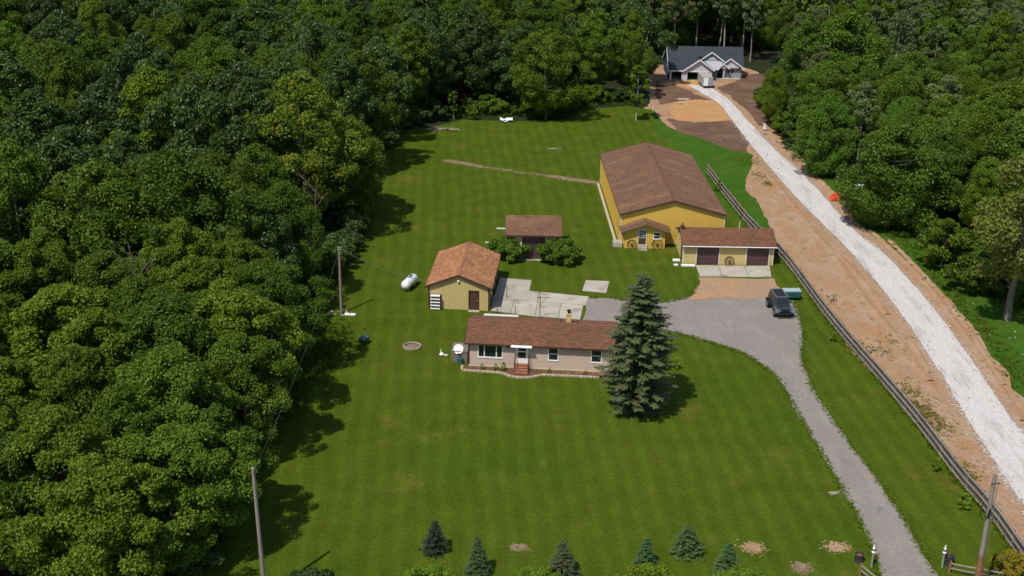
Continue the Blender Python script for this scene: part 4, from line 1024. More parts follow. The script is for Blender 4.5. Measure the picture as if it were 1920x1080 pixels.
# ------------------------------------------------------------------ front lawn: lanterns, stump planters, split rails
def lantern(u, v, label):
    c = ground(u, v); t = thing('post_lantern', label, 'lantern', (c.x, c.y, .01), 0, 'post lanterns at the driveway end')
    mb = MB(); mb.tube([(0, 0, 0), (0, 0, 1.1)], [.085, .075], 10); mb.build('post', M_greenpost, t)
    mb = MB(); mb.lathe([(.05, 1.1), (.11, 1.13), (.13, 1.19), (.09, 1.24), (.02, 1.25)], 12); mb.build('lamp_collar', M_white, t, smooth=True)
    mb = MB(); mb.lathe([(.085, 1.27), (.1, 1.5), (.13, 1.52), (.03, 1.62)], 8); mb.build('lamp_glass', M_steel, t)
    mb = MB(); mb.lathe([(.02, 1.62), (.055, 1.66), (.055, 1.72), (.01, 1.75)], 8); mb.build('finial', M_white, t, smooth=True)
lantern(1633.5, 1063, 'pale green post lantern with a white collar left of the driveway end')
lantern(1766, 1064, 'pale green post lantern with a white collar right of the driveway end')
c = ground(1610, 1053); t = thing('stump_planter', 'dark round stump planter on the lawn left of the driveway end', 'planter', (c.x, c.y, .01))
mb = MB(); mb.lathe([(.32, 0), (.27, .25), (.3, .55), (.33, .6), (.24, .6), (.2, .52), (.02, .5)], 14); mb.build('stump', M_darkstone, t); mb = MB(); mb.lathe([(.19, .53), (.1, .56), (.01, .57)], 10); mb.build('soil', M_mulch, t)
c = ground(1777, 1058); t = thing('stump_planter', 'dark blocky stump planter behind the lantern right of the driveway end', 'planter', (c.x, c.y, .01))
mb = MB(); mb.lathe([(.4, 0), (.34, .3), (.36, .75), (.24, .78), (.02, .76)], 9); mb.build('stump', M_darkstone, t); mb = MB(); mb.lathe([(.12, .78), (.1, .9), (.02, .92)], 8); mb.build('soil', M_mulch, t)
def split_rail(u, v, d, label):
    c = ground(u, v); t = thing('split_rail_fence', label, 'fence', (c.x, c.y, .0), 0, 'short split rail fences at the driveway end'); d = Vector((*d, 0))
    for k in range(3):
        mb = MB(); p = d * (2.0 * k); mb.tube([p + Vector((0, 0, 0)), p + Vector((.02, 0, .95))], [.085, .075], 7); mb.build('post', M_polebrown, t)
        if k < 2:
            for z in (.42, .8):
                mb = MB(); mb.tube([p + Vector((.03, -.03, z)), p + d * 1.0 + Vector((.03, -.04, z - .03)), p + d * 2.0 + Vector((.03, -.03, z + .01))], [.05, .06, .05], 6); mb.build('rail', M_pole, t)
split_rail(1612, 1079, (.45, -.9), 'short split rail fence starting below the round stump planter left of the driveway')
split_rail(1779, 1075, (.95, -.3), 'short split rail fence running right from the blocky stump planter by the driveway')

# ------------------------------------------------------------------ far lawn edge: white sheet, brush pile, sticks
c = ground(949, 229); t = thing('covered_frame', 'white plastic sheet draped over a low dark frame at the back wood edge', 'covered frame', (c.x, c.y, .01), rad(6))  # white sheet over a low frame
mb = MB(); n = 9
for i in range(n):
    for j in range(4):
        x = -1.0 + 2.0 * i / (n - 1); y = -.35 + .7 * j / 3; z = .55 + .22 * abs(x + .1) + .07 * math.sin(5 * x + 2 * y) - .35 * (abs(y) > .3) + rnd.uniform(-.04, .04); mb.v.append((x, y, z))
for i in range(n - 1):
    for j in range(3): a = i * 4 + j; mb.f.append((a, a + 4, a + 5, a + 1)); mb.var.append(.5)
o = mb.build('sheet', M_white, t); sm = o.modifiers.new('thick', 'SOLIDIFY'); sm.thickness = .03
mb = MB(); mb.box(-.9, .6, -.28, .28, 0, .4); mb.build('frame', M_bluewrap, t)
def sticks(u, v, n, rx, ry, label, name, L=(.6, 1.6), ms=None, zmax=.35):
    c = ground(u, v); t = thing(name, label, 'brush pile', (c.x, c.y, .01)); ms = ms or (M_bark, M_lumber, M_darkbark, M_palebark)
    for k in range(n):
        a = rnd.gauss(0, .5); l_ = rnd.uniform(*L); p = Vector((rnd.gauss(0, rx / 2), rnd.gauss(0, ry / 2), .05 + zmax * rnd.random())); d = Vector((math.cos(a), math.sin(a), rnd.uniform(-.04, .04))) * l_ / 2
        mb = MB(); mb.tube([p - d, p, p + d], [.05, .06, .035], 5); mb.build('stick', ms[k % len(ms)], t)
sticks(822, 244, 34, 2.6, 1.2, 'flat pile of cut brown sticks and pale branches on the back lawn', 'brush_pile')
sticks(1040, 279, 3, .9, .3, 'few loose grey sticks lying on the middle of the back lawn', 'fallen_sticks', (1.2, 2.0), (M_palebark, M_bark), .03)
sticks(1568, 923, 3, .9, .3, 'pale broken branch lying on the grass beside the driveway', 'fallen_branch', (.7, 1.2), (M_palebark, M_lumber), .03)

# ------------------------------------------------------------------ car
def prism_pts(mb, prof, y_l, y_r, inset=None):
    """side profile (x, z) between two widths; inset = list of half widths per profile point"""
    n = len(prof); w_ = inset or [y_r] * n
    vs = [(x, -w_[i], z) for i, (x, z) in enumerate(prof)] + [(x, w_[i], z) for i, (x, z) in enumerate(prof)]
    return mb.add(vs, [tuple(range(n)), tuple(range(n, 2 * n))[::-1]] + [(i, n + i, n + (i + 1) % n, (i + 1) % n) for i in range(n)])
cp_ = (ground(1454, 602) + ground(1485, 601)) / 2
cr = thing('parked_car', 'slate blue boxy four wheel drive car parked facing the road on the driveway', 'car', (cp_.x + .02, cp_.y + 2.1, .024), rad(-90 + 5))
mb = MB(); prism_pts(mb, [(-1.95, .5), (1.55, .5), (1.62, .62), (1.6, 1.0), (1.5, 1.08), (.55, 1.16), (-1.95, 1.16)], 0, 0, [.72, .72, .62, .62, .60, .74, .74]); mb.build('body', M_carbody, cr, bevel=.03)
mb = MB(); prism_pts(mb, [(.62, 1.15), (.38, 1.74), (-1.85, 1.76), (-1.98, 1.15)], 0, 0, [.72, .60, .60, .72]); mb.build('cabin', M_carbody, cr, bevel=.03)
mb = MB(); mb.add([(.615, -.62, 1.2), (.615, .62, 1.2), (.43, .55, 1.66), (.43, -.55, 1.66)], [(0, 1, 2, 3)]); mb.add([(.655, -.62, 1.2), (.655, .62, 1.2), (.455, .55, 1.68), (.455, -.55, 1.68)], [(0, 1, 2, 3)]); mb.build('windscreen', M_glass, cr)
for s in (-1, 1):
    for x0, x1 in ((-.95, -.05), (.02, .42), (-1.8, -1.03)):
        mb = MB(); mb.slab([(x0, s * .722, 1.24), (x1 + (.08 if x1 > .3 else 0), s * .722, 1.24), (x1 - .12 * (x1 > .3), s * .642, 1.62), (x0, s * .642, 1.62)], .012); mb.build('side_window', M_glass, cr)
mb = MB(); mb.box(-1.7, .22, -.5, .5, 1.765, 1.80); mb.build('roof_panel', M_black, cr)
mb = MB()
for s in (-1, 1): mb.box(-1.82, .36, s * .56 - .05, s * .56 + .05, 1.762, 1.815)
mb.box(.24, .36, -.5, .5, 1.76, 1.81); mb.box(-1.85, -1.73, -.5, .5, 1.762, 1.812); mb.build('roof_rail', M_carlight, cr)
for x in (1.05, -1.35):
    for s in (-1, 1):
        a = s * .74; b = s * .96; mb = MB(); mb.tube([(x, min(a, b), .41), (x, max(a, b), .41)], .41, 20); o = mb.build('wheel', M_tyre, cr)
        r_ = MB(); r_.tube([(x, s * .955, .41), (x, s * .975, .41)], .24, 12); r_.build('rim', M_carlight, o)
        f_ = MB(); f_.add([(x + dx, s * yy, z) for yy in (.6, .97) for dx, z in ((-.58, .62), (-.46, .9), (.4, .93), (.56, .66))], [(0, 1, 5, 4), (1, 2, 6, 5), (2, 3, 7, 6)])
        f_.add([(x + dx, s * yy, z - .05) for yy in (.6, .97) for dx, z in ((-.58, .62), (-.46, .9), (.4, .93), (.56, .66))], [(0, 1, 5, 4), (1, 2, 6, 5), (2, 3, 7, 6)]); f_.build('fender', M_carlight if x > 0 else M_black, cr)
mb = MB(); mb.box(1.63, 1.66, -.42, .42, .66, .98)
for k in range(7): mb.box(1.662, 1.675, -.36 + k * .115, -.33 + k * .115, .68, .96)
mb.build('grille', M_black, cr)
for s in (-1, 1):
    h_ = MB(); h_.tube([(1.60, s * .52, .84), (1.67, s * .52, .84)], .105, 12); h_.build('headlight', M_carlight, cr)
    m_ = MB(); m_.box(.42, .56, s * .80 - .1, s * .80 + .1, 1.2, 1.38); m_.bar((.5, s * .66, 1.24), (.5, s * .78, 1.26), .04, .04); m_.build('mirror', M_carbody, cr)
    h_ = MB(); h_.box(1.05, 1.28, s * .3 - .1, s * .3 + .1, 1.115, 1.135); h_.build('bonnet_vent', M_black, cr)
mb = MB(); mb.box(1.66, 1.9, -.8, .8, .48, .64); mb.build('front_bumper', M_black, cr, bevel=.03)
mb = MB(); mb.box(-2.1, -1.96, -.75, .75, .45, .62); mb.build('rear_bumper', M_black, cr)
mb = MB(); mb.tube([(-2.18, 0, .95), (-1.99, 0, .95)], .38, 18); mb.build('spare_wheel', M_tyre, cr)
# teal bin trailer behind it
c = ground(1486, 563); t = thing('bin_trailer', 'teal box cart with a pale lid parked behind the blue car', 'cart', (c.x - .1, c.y + .3, .024), rad(4))
mb = MB(); mb.add([(-.78, -.5, .32), (.78, -.5, .32), (.78, .5, .32), (-.78, .5, .32), (-.88, -.55, .92), (.88, -.55, .92), (.88, .55, .92), (-.88, .55, .92)], [(0, 3, 2, 1), (4, 5, 6, 7), (0, 1, 5, 4), (1, 2, 6, 5), (2, 3, 7, 6), (3, 0, 4, 7)]); mb.build('box', M_teal, t, bevel=.008)
mb = MB(); mb.box(-.92, .92, -.35, .58, .93, .98); mb.build('lid', M_palegreen, t)
for x in (-.84, .72):
    mb = MB(); mb.tube([(x, .1, .22), (x + .12, .1, .22)], .22, 12); mb.build('wheel', M_tyre, t)
mb = MB(); mb.tube([(-.6, -.5, .3), (-.95, -1.0, .35)], .03, 6); mb.build('drawbar', M_steel, t)
# orange loader under the right hand trees
c = ground(1593, 377); t = thing('loader_tractor', 'small dark tractor with an orange front loader half under the roadside trees', 'tractor', (c.x + .3, c.y + .3, .02), rad(172))
mb = MB(); mb.box(-.2, 1.35, -.36, .36, .5, 1.0); mb.box(1.352, 1.4, -.3, .3, .55, .95); mb.build('hood', M_black, t, bevel=.04)
mb = MB(); mb.box(-1.1, -.2, -.5, .5, .55, .85); mb.box(-.95, -.5, -.28, .28, .852, 1.0); mb.box(-1.05, -.93, -.28, .28, 1.0, 1.45); mb.build('seat_deck', M_black, t, bevel=.03)
mb = MB()
for s in (-.5, .5): mb.tube([(-1.05, s, .85), (-1.05, s, 2.0)], .035, 6)
mb.tube([(-1.05, -.5, 2.0), (-1.05, .5, 2.0)], .035, 6); mb.build('roll_bar', M_black, t)
mb = MB(); mb.slab([(-1.3, -.6, 2.08), (-.2, -.6, 2.06), (-.2, .6, 2.06), (-1.3, .6, 2.08)], .06); mb.build('canopy', M_tank, t)
for s in (-1, 1):
    mb = MB(); mb.tube([(-.75, s * .5, .6), (-.75, s * .85, .6)], .6, 18); mb.build('rear_wheel', M_tyre, t)
    mb = MB(); mb.tube([(1.0, s * .45, .34), (1.0, s * .68, .34)], .34, 14); mb.build('front_wheel', M_tyre, t)
    mb = MB(); mb.bar((-.2, s * .55, 1.15), (1.2, s * .55, 1.0), .1, .14); mb.bar((1.2, s * .55, 1.0), (1.95, s * .55, .3), .1, .14); mb.build('loader_arm', M_orange, t)
mb = MB(); mb.prism([(1.95, .08), (2.75, .05), (2.75, .1), (2.05, .16), (2.05, .62), (1.95, .66)], 'y', -.85, .85)
for s in (-.85, .82): mb.prism([(2.0, .1), (2.7, .1), (2.1, .6)], 'y', s, s + .03)
mb.build('bucket', M_orange, t)
c = ground(1433, 246); t = thing('marker_post', 'white painted marker post with a tilted cap beside the far end of the gravel road', 'post', (c.x, c.y, .02))
mb = MB(); mb.prism([(-.2, -.14), (.2, -.14), (.2, .14), (-.2, .14)], 'z', .3, 1.0); mb.build('cabinet', M_white, t, bevel=.03)
mb = MB(); mb.prism([(-.2, 1.0), (.22, 1.0), (.12, 1.16), (-.26, 1.3)], 'y', -.16, .16); mb.build('cap', M_wrap, t); mb = MB(); mb.box(-.16, -.06, -.05, .05, 0, .3); mb.box(.08, .18, -.05, .05, 0, .3); mb.build('foot', M_lumber, t)

# ------------------------------------------------------------------ trees
L_mid = leaf_mat('maple_leaf', (0.048, 0.09, 0.006), (0.128, 0.208, 0.018), hue=0.011, val=.3)
L_bright = leaf_mat('bright_maple_leaf', (0.054, 0.107, 0.008), (0.138, 0.228, 0.024), hue=0.012, val=.28)  # lighter maple copy; right wood's extra brightness is put into the colour
L_dark = leaf_mat('basswood_leaf', (0.034, 0.07, 0.01), (0.088, 0.15, 0.028), hue=0.01, val=.25, spec=.35, rough=.45)  # big dark leaf; partly stands in for shadow over the left woods
L_olive = leaf_mat('olive_leaf', (0.076, 0.122, 0.007), (0.155, 0.22, 0.016), hue=0.01, val=.2)
L_light = leaf_mat('light_olive_leaf', (0.110, 0.150, 0.010), (0.200, 0.255, 0.026), hue=.006, val=.05)
L_pale = leaf_mat('aspen_leaf', (0.095, 0.130, 0.030), (0.185, 0.235, 0.080), hue=.015, val=.2, spec=.4)
L_khaki = leaf_mat('locust_leaf', (0.125, 0.150, 0.022), (0.20, 0.225, 0.045), hue=.01, val=.12)
L_lime = leaf_mat('lime_shrub_leaf', (0.120, 0.205, 0.010), (0.20, 0.30, 0.020), hue=.01, val=.1)
L_gold = leaf_mat('golden_shrub_leaf', (0.19, 0.16, 0.012), (0.30, 0.25, 0.025), hue=.01, val=.08)
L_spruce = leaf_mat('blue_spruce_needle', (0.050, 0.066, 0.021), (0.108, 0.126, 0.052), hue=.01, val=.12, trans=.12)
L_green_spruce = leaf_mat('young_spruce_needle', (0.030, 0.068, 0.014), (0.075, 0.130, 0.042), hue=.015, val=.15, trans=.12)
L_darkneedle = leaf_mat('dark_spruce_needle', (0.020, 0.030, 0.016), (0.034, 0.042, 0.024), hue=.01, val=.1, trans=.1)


def crown(seed, H, R, base, n_cl, n_lf, lsize, top=0.55, irr=0.3, clr=(0.14, 0.27), inner=0.3, pw=(1.7, .72)):
    """clump centres and leaves of one crown; base = height of the lowest foliage, top = where it is widest (0..1)"""
    r = np.random.default_rng(seed); global RNG
    C = []; ph = r.uniform(0, 6.28, 4)
    k = 0
    while len(C) < n_cl:
        k += 1
        t = r.uniform(0.0, 1.0); a = r.uniform(0, 2 * math.pi)
        prof = (1 - abs((t - (1 - top)) / (top if t > 1 - top else 1 - top)) ** pw[0]) ** pw[1]
        lobes = 1 + irr * (math.sin(2 * a + ph[0] + 3 * t) * .6 + math.sin(3 * a + ph[1] - 4 * t) * .5 + math.sin(5 * a + ph[2] + 7 * t) * .3)
        rr = R * prof * lobes; f = r.uniform(.82, 1.0) if r.random() > inner else r.uniform(.25, .8)
        z = base + (H - base) * (t * .95 + .02)
        c = np.array([math.cos(a) * rr * f, math.sin(a) * rr * f, z])
        C.append((c, R * r.uniform(*clr) * (1.0 if prof > .4 else .75)))
    P = []; N = []; per = n_lf // n_cl
    ctr = np.array([0, 0, base + (H - base) * .45])
    for c, cr_ in C:
        d = r.normal(size=(per, 3)); d[:, 2] = d[:, 2] * .8 + .25; d /= np.linalg.norm(d, axis=1, keepdims=True)
        o = c - ctr; o /= np.linalg.norm(o) + 1e-6; d += o * .55; d /= np.linalg.norm(d, axis=1, keepdims=True)
        q = r.uniform(.12, 1.0, per) ** .45
        p = c + d * (cr_ * q)[:, None] * np.array([1.1, 1.1, .95]); n_ = d * .5 + r.normal(size=(per, 3)) * .65 + np.array([0, 0, .5])
        P.append(p); N.append(n_)
    P = np.concatenate(P); N = np.concatenate(N); V, Q = leaf_quads(P, N, lsize)
    return C, V, Q, r.uniform(0, 1, len(P))


def trunk_mesh(seed, H, r0, C, m, limbs=10, bend=.03, lean=0.0):
    r = random.Random(seed); mb = MB(); pts = []; x = y = 0
    for i in range(7):
        t = i / 6; pts.append(Vector((x + lean * t * H, y, H * .9 * t))); x += r.uniform(-bend, bend) * H * .3; y += r.uniform(-bend, bend) * H * .3
    mb.tube(pts, [r0 * (1.25 if i == 0 else 1) * (1 - .82 * i / 6) for i in range(7)], 7)
    for c, cr_ in r.sample(C, min(limbs, len(C))):
        z = max(H * .12, c[2] - r.uniform(.25, .5) * math.hypot(c[0], c[1]) - .4); t = min(z / (H * .9), .95); k = t * 6; i = min(5, int(k)); b = pts[i].lerp(pts[i + 1], k - i)
        e = Vector(c); md = b.lerp(e, .5) + Vector((0, 0, -.06 * (e - b).length)); mb.tube([b, md, e], [r0 * .42 * (1 - .7 * t), r0 * .28 * (1 - .6 * t), .025], 5, cap=False)
    return mb.mesh('trunk', m, smooth=True)


PROTO = {}


def proto(key, seed, H, R, base, ncl, nlf, ls, leaf, bark, r0=.2, limbs=10, name='broadleaf_tree', **kw):
    C, V, Q, var = crown(seed, H, R, base, ncl, nlf, ls, **kw)
    PROTO[key] = dict(H=H, crown=np_mesh('crown', V, Q, leaf, var), trunk=trunk_mesh(seed, H, r0, C, bark, limbs), name=name)


proto('maple1', 1, 16, 4.6, 2.6, 150, 36000, .27, L_mid, M_bark)
proto('maple2', 2, 16, 4.2, 3.2, 140, 33000, .27, L_mid, M_bark, irr=.35, pw=(1.3, .85))
proto('maple3', 3, 15, 5.2, 1.6, 170, 40000, .27, L_mid, M_bark, top=.6)
proto('bass1', 4, 17, 4.6, 1.6, 130, 27000, .35, L_dark, M_darkbark, irr=.32, pw=(1.25, .85))
proto('bass2', 5, 16, 5.0, 1.2, 140, 29000, .35, L_dark, M_darkbark)
proto('olive1', 6, 17, 4.2, 2.4, 150, 36000, .25, L_olive, M_bark, irr=.35, pw=(1.4, .8))
proto('olive2', 7, 15, 4.8, 1.2, 160, 38000, .25, L_olive, M_bark, top=.55)
proto('aspen1', 8, 18, 2.9, 7.5, 50, 8500, .32, L_pale, M_palebark, r0=.16, irr=.4, inner=.4)
proto('aspen2', 9, 17, 3.3, 6.0, 55, 9500, .32, L_pale, M_palebark, r0=.15, irr=.45, inner=.4)
proto('edge1', 10, 12, 5.0, .3, 180, 40000, .27, L_bright, M_bark, top=.62)
proto('edge2', 11, 11, 4.4, .2, 130, 28000, .30, L_dark, M_darkbark, top=.6)
proto('near1', 15, 13, 5.4, 1.0, 170, 56000, .235, L_mid, M_bark, top=.5, irr=.3, clr=(.12, .2))
proto('near2', 16, 12, 5.0, .8, 170, 54000, .235, L_olive, M_bark, top=.5, irr=.35, clr=(.12, .2), pw=(1.4, .8))
proto('locust', 12, 15, 4.6, 4.0, 70, 15000, .34, L_khaki, M_bark, r0=.3, irr=.45, limbs=16)
proto('thin', 13, 10, 1.9, 2.6, 38, 5200, .30, L_olive, M_palebark, r0=.10, irr=.4, inner=.5)
proto('bush1', 20, 2.4, 1.5, .1, 45, 7500, .22, L_mid, M_darkbark, r0=.06, name='shrub', top=.6)
proto('bush2', 21, 2.2, 1.8, .05, 70, 11000, .24, L_dark, M_darkbark, r0=.06, name='shrub', top=.6)
proto('bush3', 22, 2.6, 1.5, .1, 34, 5200, .22, L_olive, M_darkbark, r0=.06, name='shrub', top=.55, irr=.4)
proto('lime', 23, 2.3, 1.85, .05, 60, 15000, .13, L_lime, M_darkbark, r0=.06, name='shrub', top=.7, irr=.06, clr=(.16, .24), inner=.05)
proto('gold', 24, 1.8, 1.15, .05, 40, 7000, .13, L_gold, M_darkbark, r0=.05, name='shrub', top=.6, irr=.12)
proto('tuftbush', 25, 1.2, .55, .05, 16, 1300, .15, L_lime, M_darkbark, r0=.03, name='shrub', top=.5, irr=.4)
for k in PROTO: PROTO[k]['root'] = None


def plant(key, x, y, h, label, cat='tree', group=None, rz=None, wide=1.0, name=None, leaf=None):
    p = PROTO[key]; s = h / p['H']; rz = rnd.uniform(0, 6.28) if rz is None else rz
    t = thing(name or p['name'], label, cat, (x, y, 0), rz, group); t.scale = (s * wide, s * wide, s)
    link('trunk', p['trunk'], t); c = link('crown', p['crown'], t)
    if leaf: c.material_slots[0].link = 'OBJECT'; c.material_slots[0].material = leaf
    return t


TREES = []


def at(key, u, v, h, label, **kw):
    c = ground(u, v); TREES.append((c.x, c.y)); return plant(key, c.x, c.y, h, label, **kw)


# trees that can be singled out
at('olive2', 1023, 224, 14.6, 'round olive tree with foliage to the ground at mid back wood edge', wide=1.1)
at('bass1', 905, 205, 15.5, 'dark large leaved tree behind the white covered frame at the back wood edge', wide=.95)
at('bass2', 790, 214, 16.5, 'tall dark large leaved tree at the back left corner of the lawn', wide=.95)
at('thin', 851, 224, 4.6, 'small slim young tree before the dark trees at the back lawn edge', wide=1.2)
at('maple2', 1120, 188, 15.5, 'mid green tree right of the round olive tree at the back wood edge')
at('olive1', 1180, 186, 15.0, 'tall loose olive tree left of the unfinished house', wide=.85)
at('thin', 1192, 226, 9.0, 'thin young tree with a bare pale stem standing alone on the back right lawn', wide=1.15)
at('olive1', 578, 452, 19.5, 'tall yellow olive tree standing highest at the left lawn edge', wide=1.15, leaf=L_light)
at('maple3', 660, 405, 12.5, 'broad green tree below the tall olive tree at the left lawn edge', wide=.95, leaf=L_olive)
at('near1', 430, 560, 13.0, 'bright green rounded tree in the left wood beside the pole with the service wire', wide=1.0)
at('maple1', 680, 315, 16.0, 'mid green tree behind the tall olive tree on the left lawn edge')
at('bass2', 712, 262, 15.0, 'dark tree at the far end of the left lawn edge')
at('near1', 515, 700, 10.5, 'leafy green tree at the left lawn edge below the service wire pole', wide=.95)
at('maple3', 545, 560, 12.5, 'dark green tree left of the pole with the service wire', wide=.8)
at('near1', 462, 850, 10.0, 'low leafy green tree at the lower left lawn edge left of the grey pole', wide=.95)
at('maple2', 425, 985, 9.5, 'green tree at the bottom of the left wood beside the grey pole', wide=1.05)
at('near2', 150, 815, 12.5, 'broad yellow green tree filling the lower left of the wood', wide=1.25)
at('near1', 330, 930, 11.5, 'leafy tree at the lower left wood edge nearest the grey pole', wide=1.0)
at('near2', 20, 1000, 10.5, 'olive tree in the bottom left corner of the wood', wide=1.1)
at('edge1', 1660, 425, 12.5, 'big round dark green tree with foliage to the ground right of the gravel road', wide=1.15)
at('locust', 1888, 600, 17.5, 'pale khaki tree with a thick leaning trunk at the right verge', wide=1.0, rz=1.0)
at('bush3', 1765, 500, 5.6, 'large olive shrub at the right verge left of the khaki tree', wide=.95, cat='shrub', name='shrub')
at('bush1', 1830, 545, 4.2, 'tangled yellow green shrub below the khaki tree', wide=1.1, cat='shrub', name='shrub')
at('thin', 1509, 328, 10.0, 'slender tree with a bare white stem at the edge of the gravel road', wide=1.0)
at('thin', 1590, 396, 5.5, 'thin pale stemmed sapling beside the dark tractor')
at('olive2', 1447, 234, 9.5, 'olive edge tree leaning over the topsoil right of the unfinished house', wide=.75)
at('edge1', 1540, 330, 11.0, 'bushy green tree between the white stemmed tree and the tractor', wide=.8)
at('bush3', 886, 224, 2.0, 'low light green bush at the back lawn edge left of the white covered frame', cat='shrub')
at('bush2', 955, 484, 2.35, 'dense dark bush left of the maroon shed door', cat='shrub', wide=1.1, leaf=L_bright)
at('bush2', 1049, 491, 2.5, 'dense round dark bush right of the maroon shed door', cat='shrub', wide=1.1, leaf=L_bright)
for u, h, lab in ((806, 2.3, 'leftmost lime green domed shrub at the bottom edge of the front lawn'), (1010, 2.2, 'lime green domed shrub below the second small spruce of the front lawn'), (1214, 2.35, 'lime green domed shrub below the third small spruce of the front lawn'), (1396, 2.2, 'rightmost lime green domed shrub below the bushy little spruce')):
    c = ground(u, 1058, 2.2); plant('lime', c.x, c.y - .9, h, lab, 'shrub', 'lime green domed shrubs along the front lawn', wide=1.05)
c = ground(590, 1070, 1.6); plant('bush2', c.x, c.y - .8, 1.9, 'dark domed shrub at the bottom left of the front lawn', 'shrub')  # domed shrub in the dark leaf material
at('gold', 1893, 1083, 1.9, 'round golden yellow shrub by the fence in the bottom right corner', cat='shrub', wide=1.05)
for u, v, h, lab in ((1806, 953, 1.25, 'small yellow green bush at the fence just before the tall two tone pole'), (1755, 882, 1.1, 'tiny yellow green bush at the fence below the gravel road bend'), (1563, 640, 1.0, 'low yellow green bush at the fence near the blue car'), (1347, 358, 1.6, 'green bush growing at the fence behind the yellow barn')):
    at('tuftbush', u, v, h, lab, cat='shrub', group='bushes along the wooden fence')
for x, h, k in ((1.3, .55, 0), (2.5, .6, 0), (3.2, .75, 0), (7.3, .45, 0), (10.5, .4, 0)):
    p = hl(x, -.6); plant('tuftbush', p.x, p.y, h, {1.3: 'small green plant at the left end of the front garden bed', 2.5: 'green leafy plant under the three part front window', 3.2: 'tallest green plant in the garden bed left of the front steps', 7.3: 'low plant in the bed under the middle front window', 10.5: 'low plant in the bed near the blue spruce'}[x], 'plant', name='garden_plant')
at('tuftbush', 1268, 690, 1.0, 'straggly pale bush on the lawn right of the blue spruce', cat='shrub', wide=1.3)

# dead tree with bare forked limbs at the left wood edge
def bare_tree(u, v, h, label, seed, m=M_palebark, lean=.12, spread=.3, n=5, r0=.14):
    c = ground(u, v); TREES.append((c.x, c.y)); t = thing('dead_tree', label, 'dead tree', (c.x, c.y, 0)); r = random.Random(seed)
    pts = [Vector((lean * h * s + r.uniform(-.1, .1), r.uniform(-.15, .15), h * s)) for s in (0, .25, .5, .75, 1)]
    MB().tube(pts, [r0, r0 * .85, r0 * .65, r0 * .4, .03], 7).build('trunk', m, t, smooth=True)
    for k in range(n):
        s = r.uniform(.35, .85); b = pts[0].lerp(pts[-1], s); a = r.uniform(0, 6.28); L = h * spread * r.uniform(.5, 1.1)
        e = b + Vector((math.cos(a) * L * .75, math.sin(a) * L * .4, L * .7)); md = b.lerp(e, .5) + Vector((.1, 0, .15))
        MB().tube([b, md, e], [r0 * .45, r0 * .3, .02], 5).tube([md, md + Vector((-.25 * L, .1, .35 * L))], [r0 * .25, .015], 4).build('limb', m, t)
    return t
bare_tree(586, 500, 10.0, 'grey bare dead tree forking above the left lawn edge', 3, m=M_bark, lean=.10, spread=.36, n=5)
bare_tree(268, 720, 12.0, 'grey bare brushy dead tree top rising between the left trees', 5, m=M_bark, lean=.02, spread=.34, n=10, r0=.10)
bare_tree(1893, 592, 5.5, 'pale bare forked snag beside the khaki tree trunk', 8, lean=-.12, spread=.35, n=4, r0=.11)

# the woods: jittered planting inside each wood, keeping clear of placed trees
def inside(p, poly):
    c = False; j = len(poly) - 1
    for i in range(len(poly)):
        if (poly[i][1] > p[1]) != (poly[j][1] > p[1]) and p[0] < (poly[j][0] - poly[i][0]) * (p[1] - poly[i][1]) / (poly[j][1] - poly[i][1]) + poly[i][0]: c = not c
        j = i
    return c


def seen(x, y, h, mg=90):
    v = Vector((x, y, h * .75 - CH)); z = v.dot(_F)
    if z < 5: return False
    u = 960 + CF * v.dot(_R2) / z; w_ = 540 - CF * v.dot(_U2) / z
    return -mg < u < 1920 + mg * .5 and -110 < w_ < 1080 + 170


def place(x, y, h):
    v = Vector((x, y, h * .8 - CH)); z = v.dot(_F); u = 960 + CF * v.dot(_R2) / z; w_ = 540 - CF * v.dot(_U2) / z
    ver = 'top edge' if w_ < 70 else 'upper part' if w_ < 230 else 'middle' if w_ < 520 else 'lower part' if w_ < 850 else 'bottom'
    hor = 'left edge' if u < 130 else 'far left' if u < 300 else 'left' if u < 480 else 'left middle' if u < 700 else 'centre' if u < 960 else 'right middle' if u < 1240 else 'right' if u < 1480 else 'far right' if u < 1720 else 'right edge'
    return '%s, %s of photo' % (ver.split()[0], hor)


def wood(poly, spacing, mix, hr, label, group, seed, cap, leaves=None):
    r = random.Random(seed); xs = [p[0] for p in poly]; ys = [p[1] for p in poly]; got = []; tries = 0
    keys = [k for k, w_ in mix for _ in range(w_)]
    while tries < 9000 and len(got) < cap:
        tries += 1; x = r.uniform(min(xs), max(xs)); y = r.uniform(min(ys), max(ys))
        if not inside((x, y), poly): continue
        if any((x - a) ** 2 + (y - b) ** 2 < spacing ** 2 for a, b in TREES[-600:]): continue
        h = r.uniform(*hr)
        if not seen(x, y, h): continue
        TREES.append((x, y)); got.append((x, y, h, r.choice(keys)))
    for x, y, h, k in got: plant(k, x, y, h, (label(k) if callable(label) else label) + ', ' + place(x, y, h), 'tree', group(k) if callable(group) else group, wide=r.uniform(.82, 1.15), leaf=(r.choice(leaves.get(k.rstrip('123'), [None])) if leaves else None))
    return len(got)


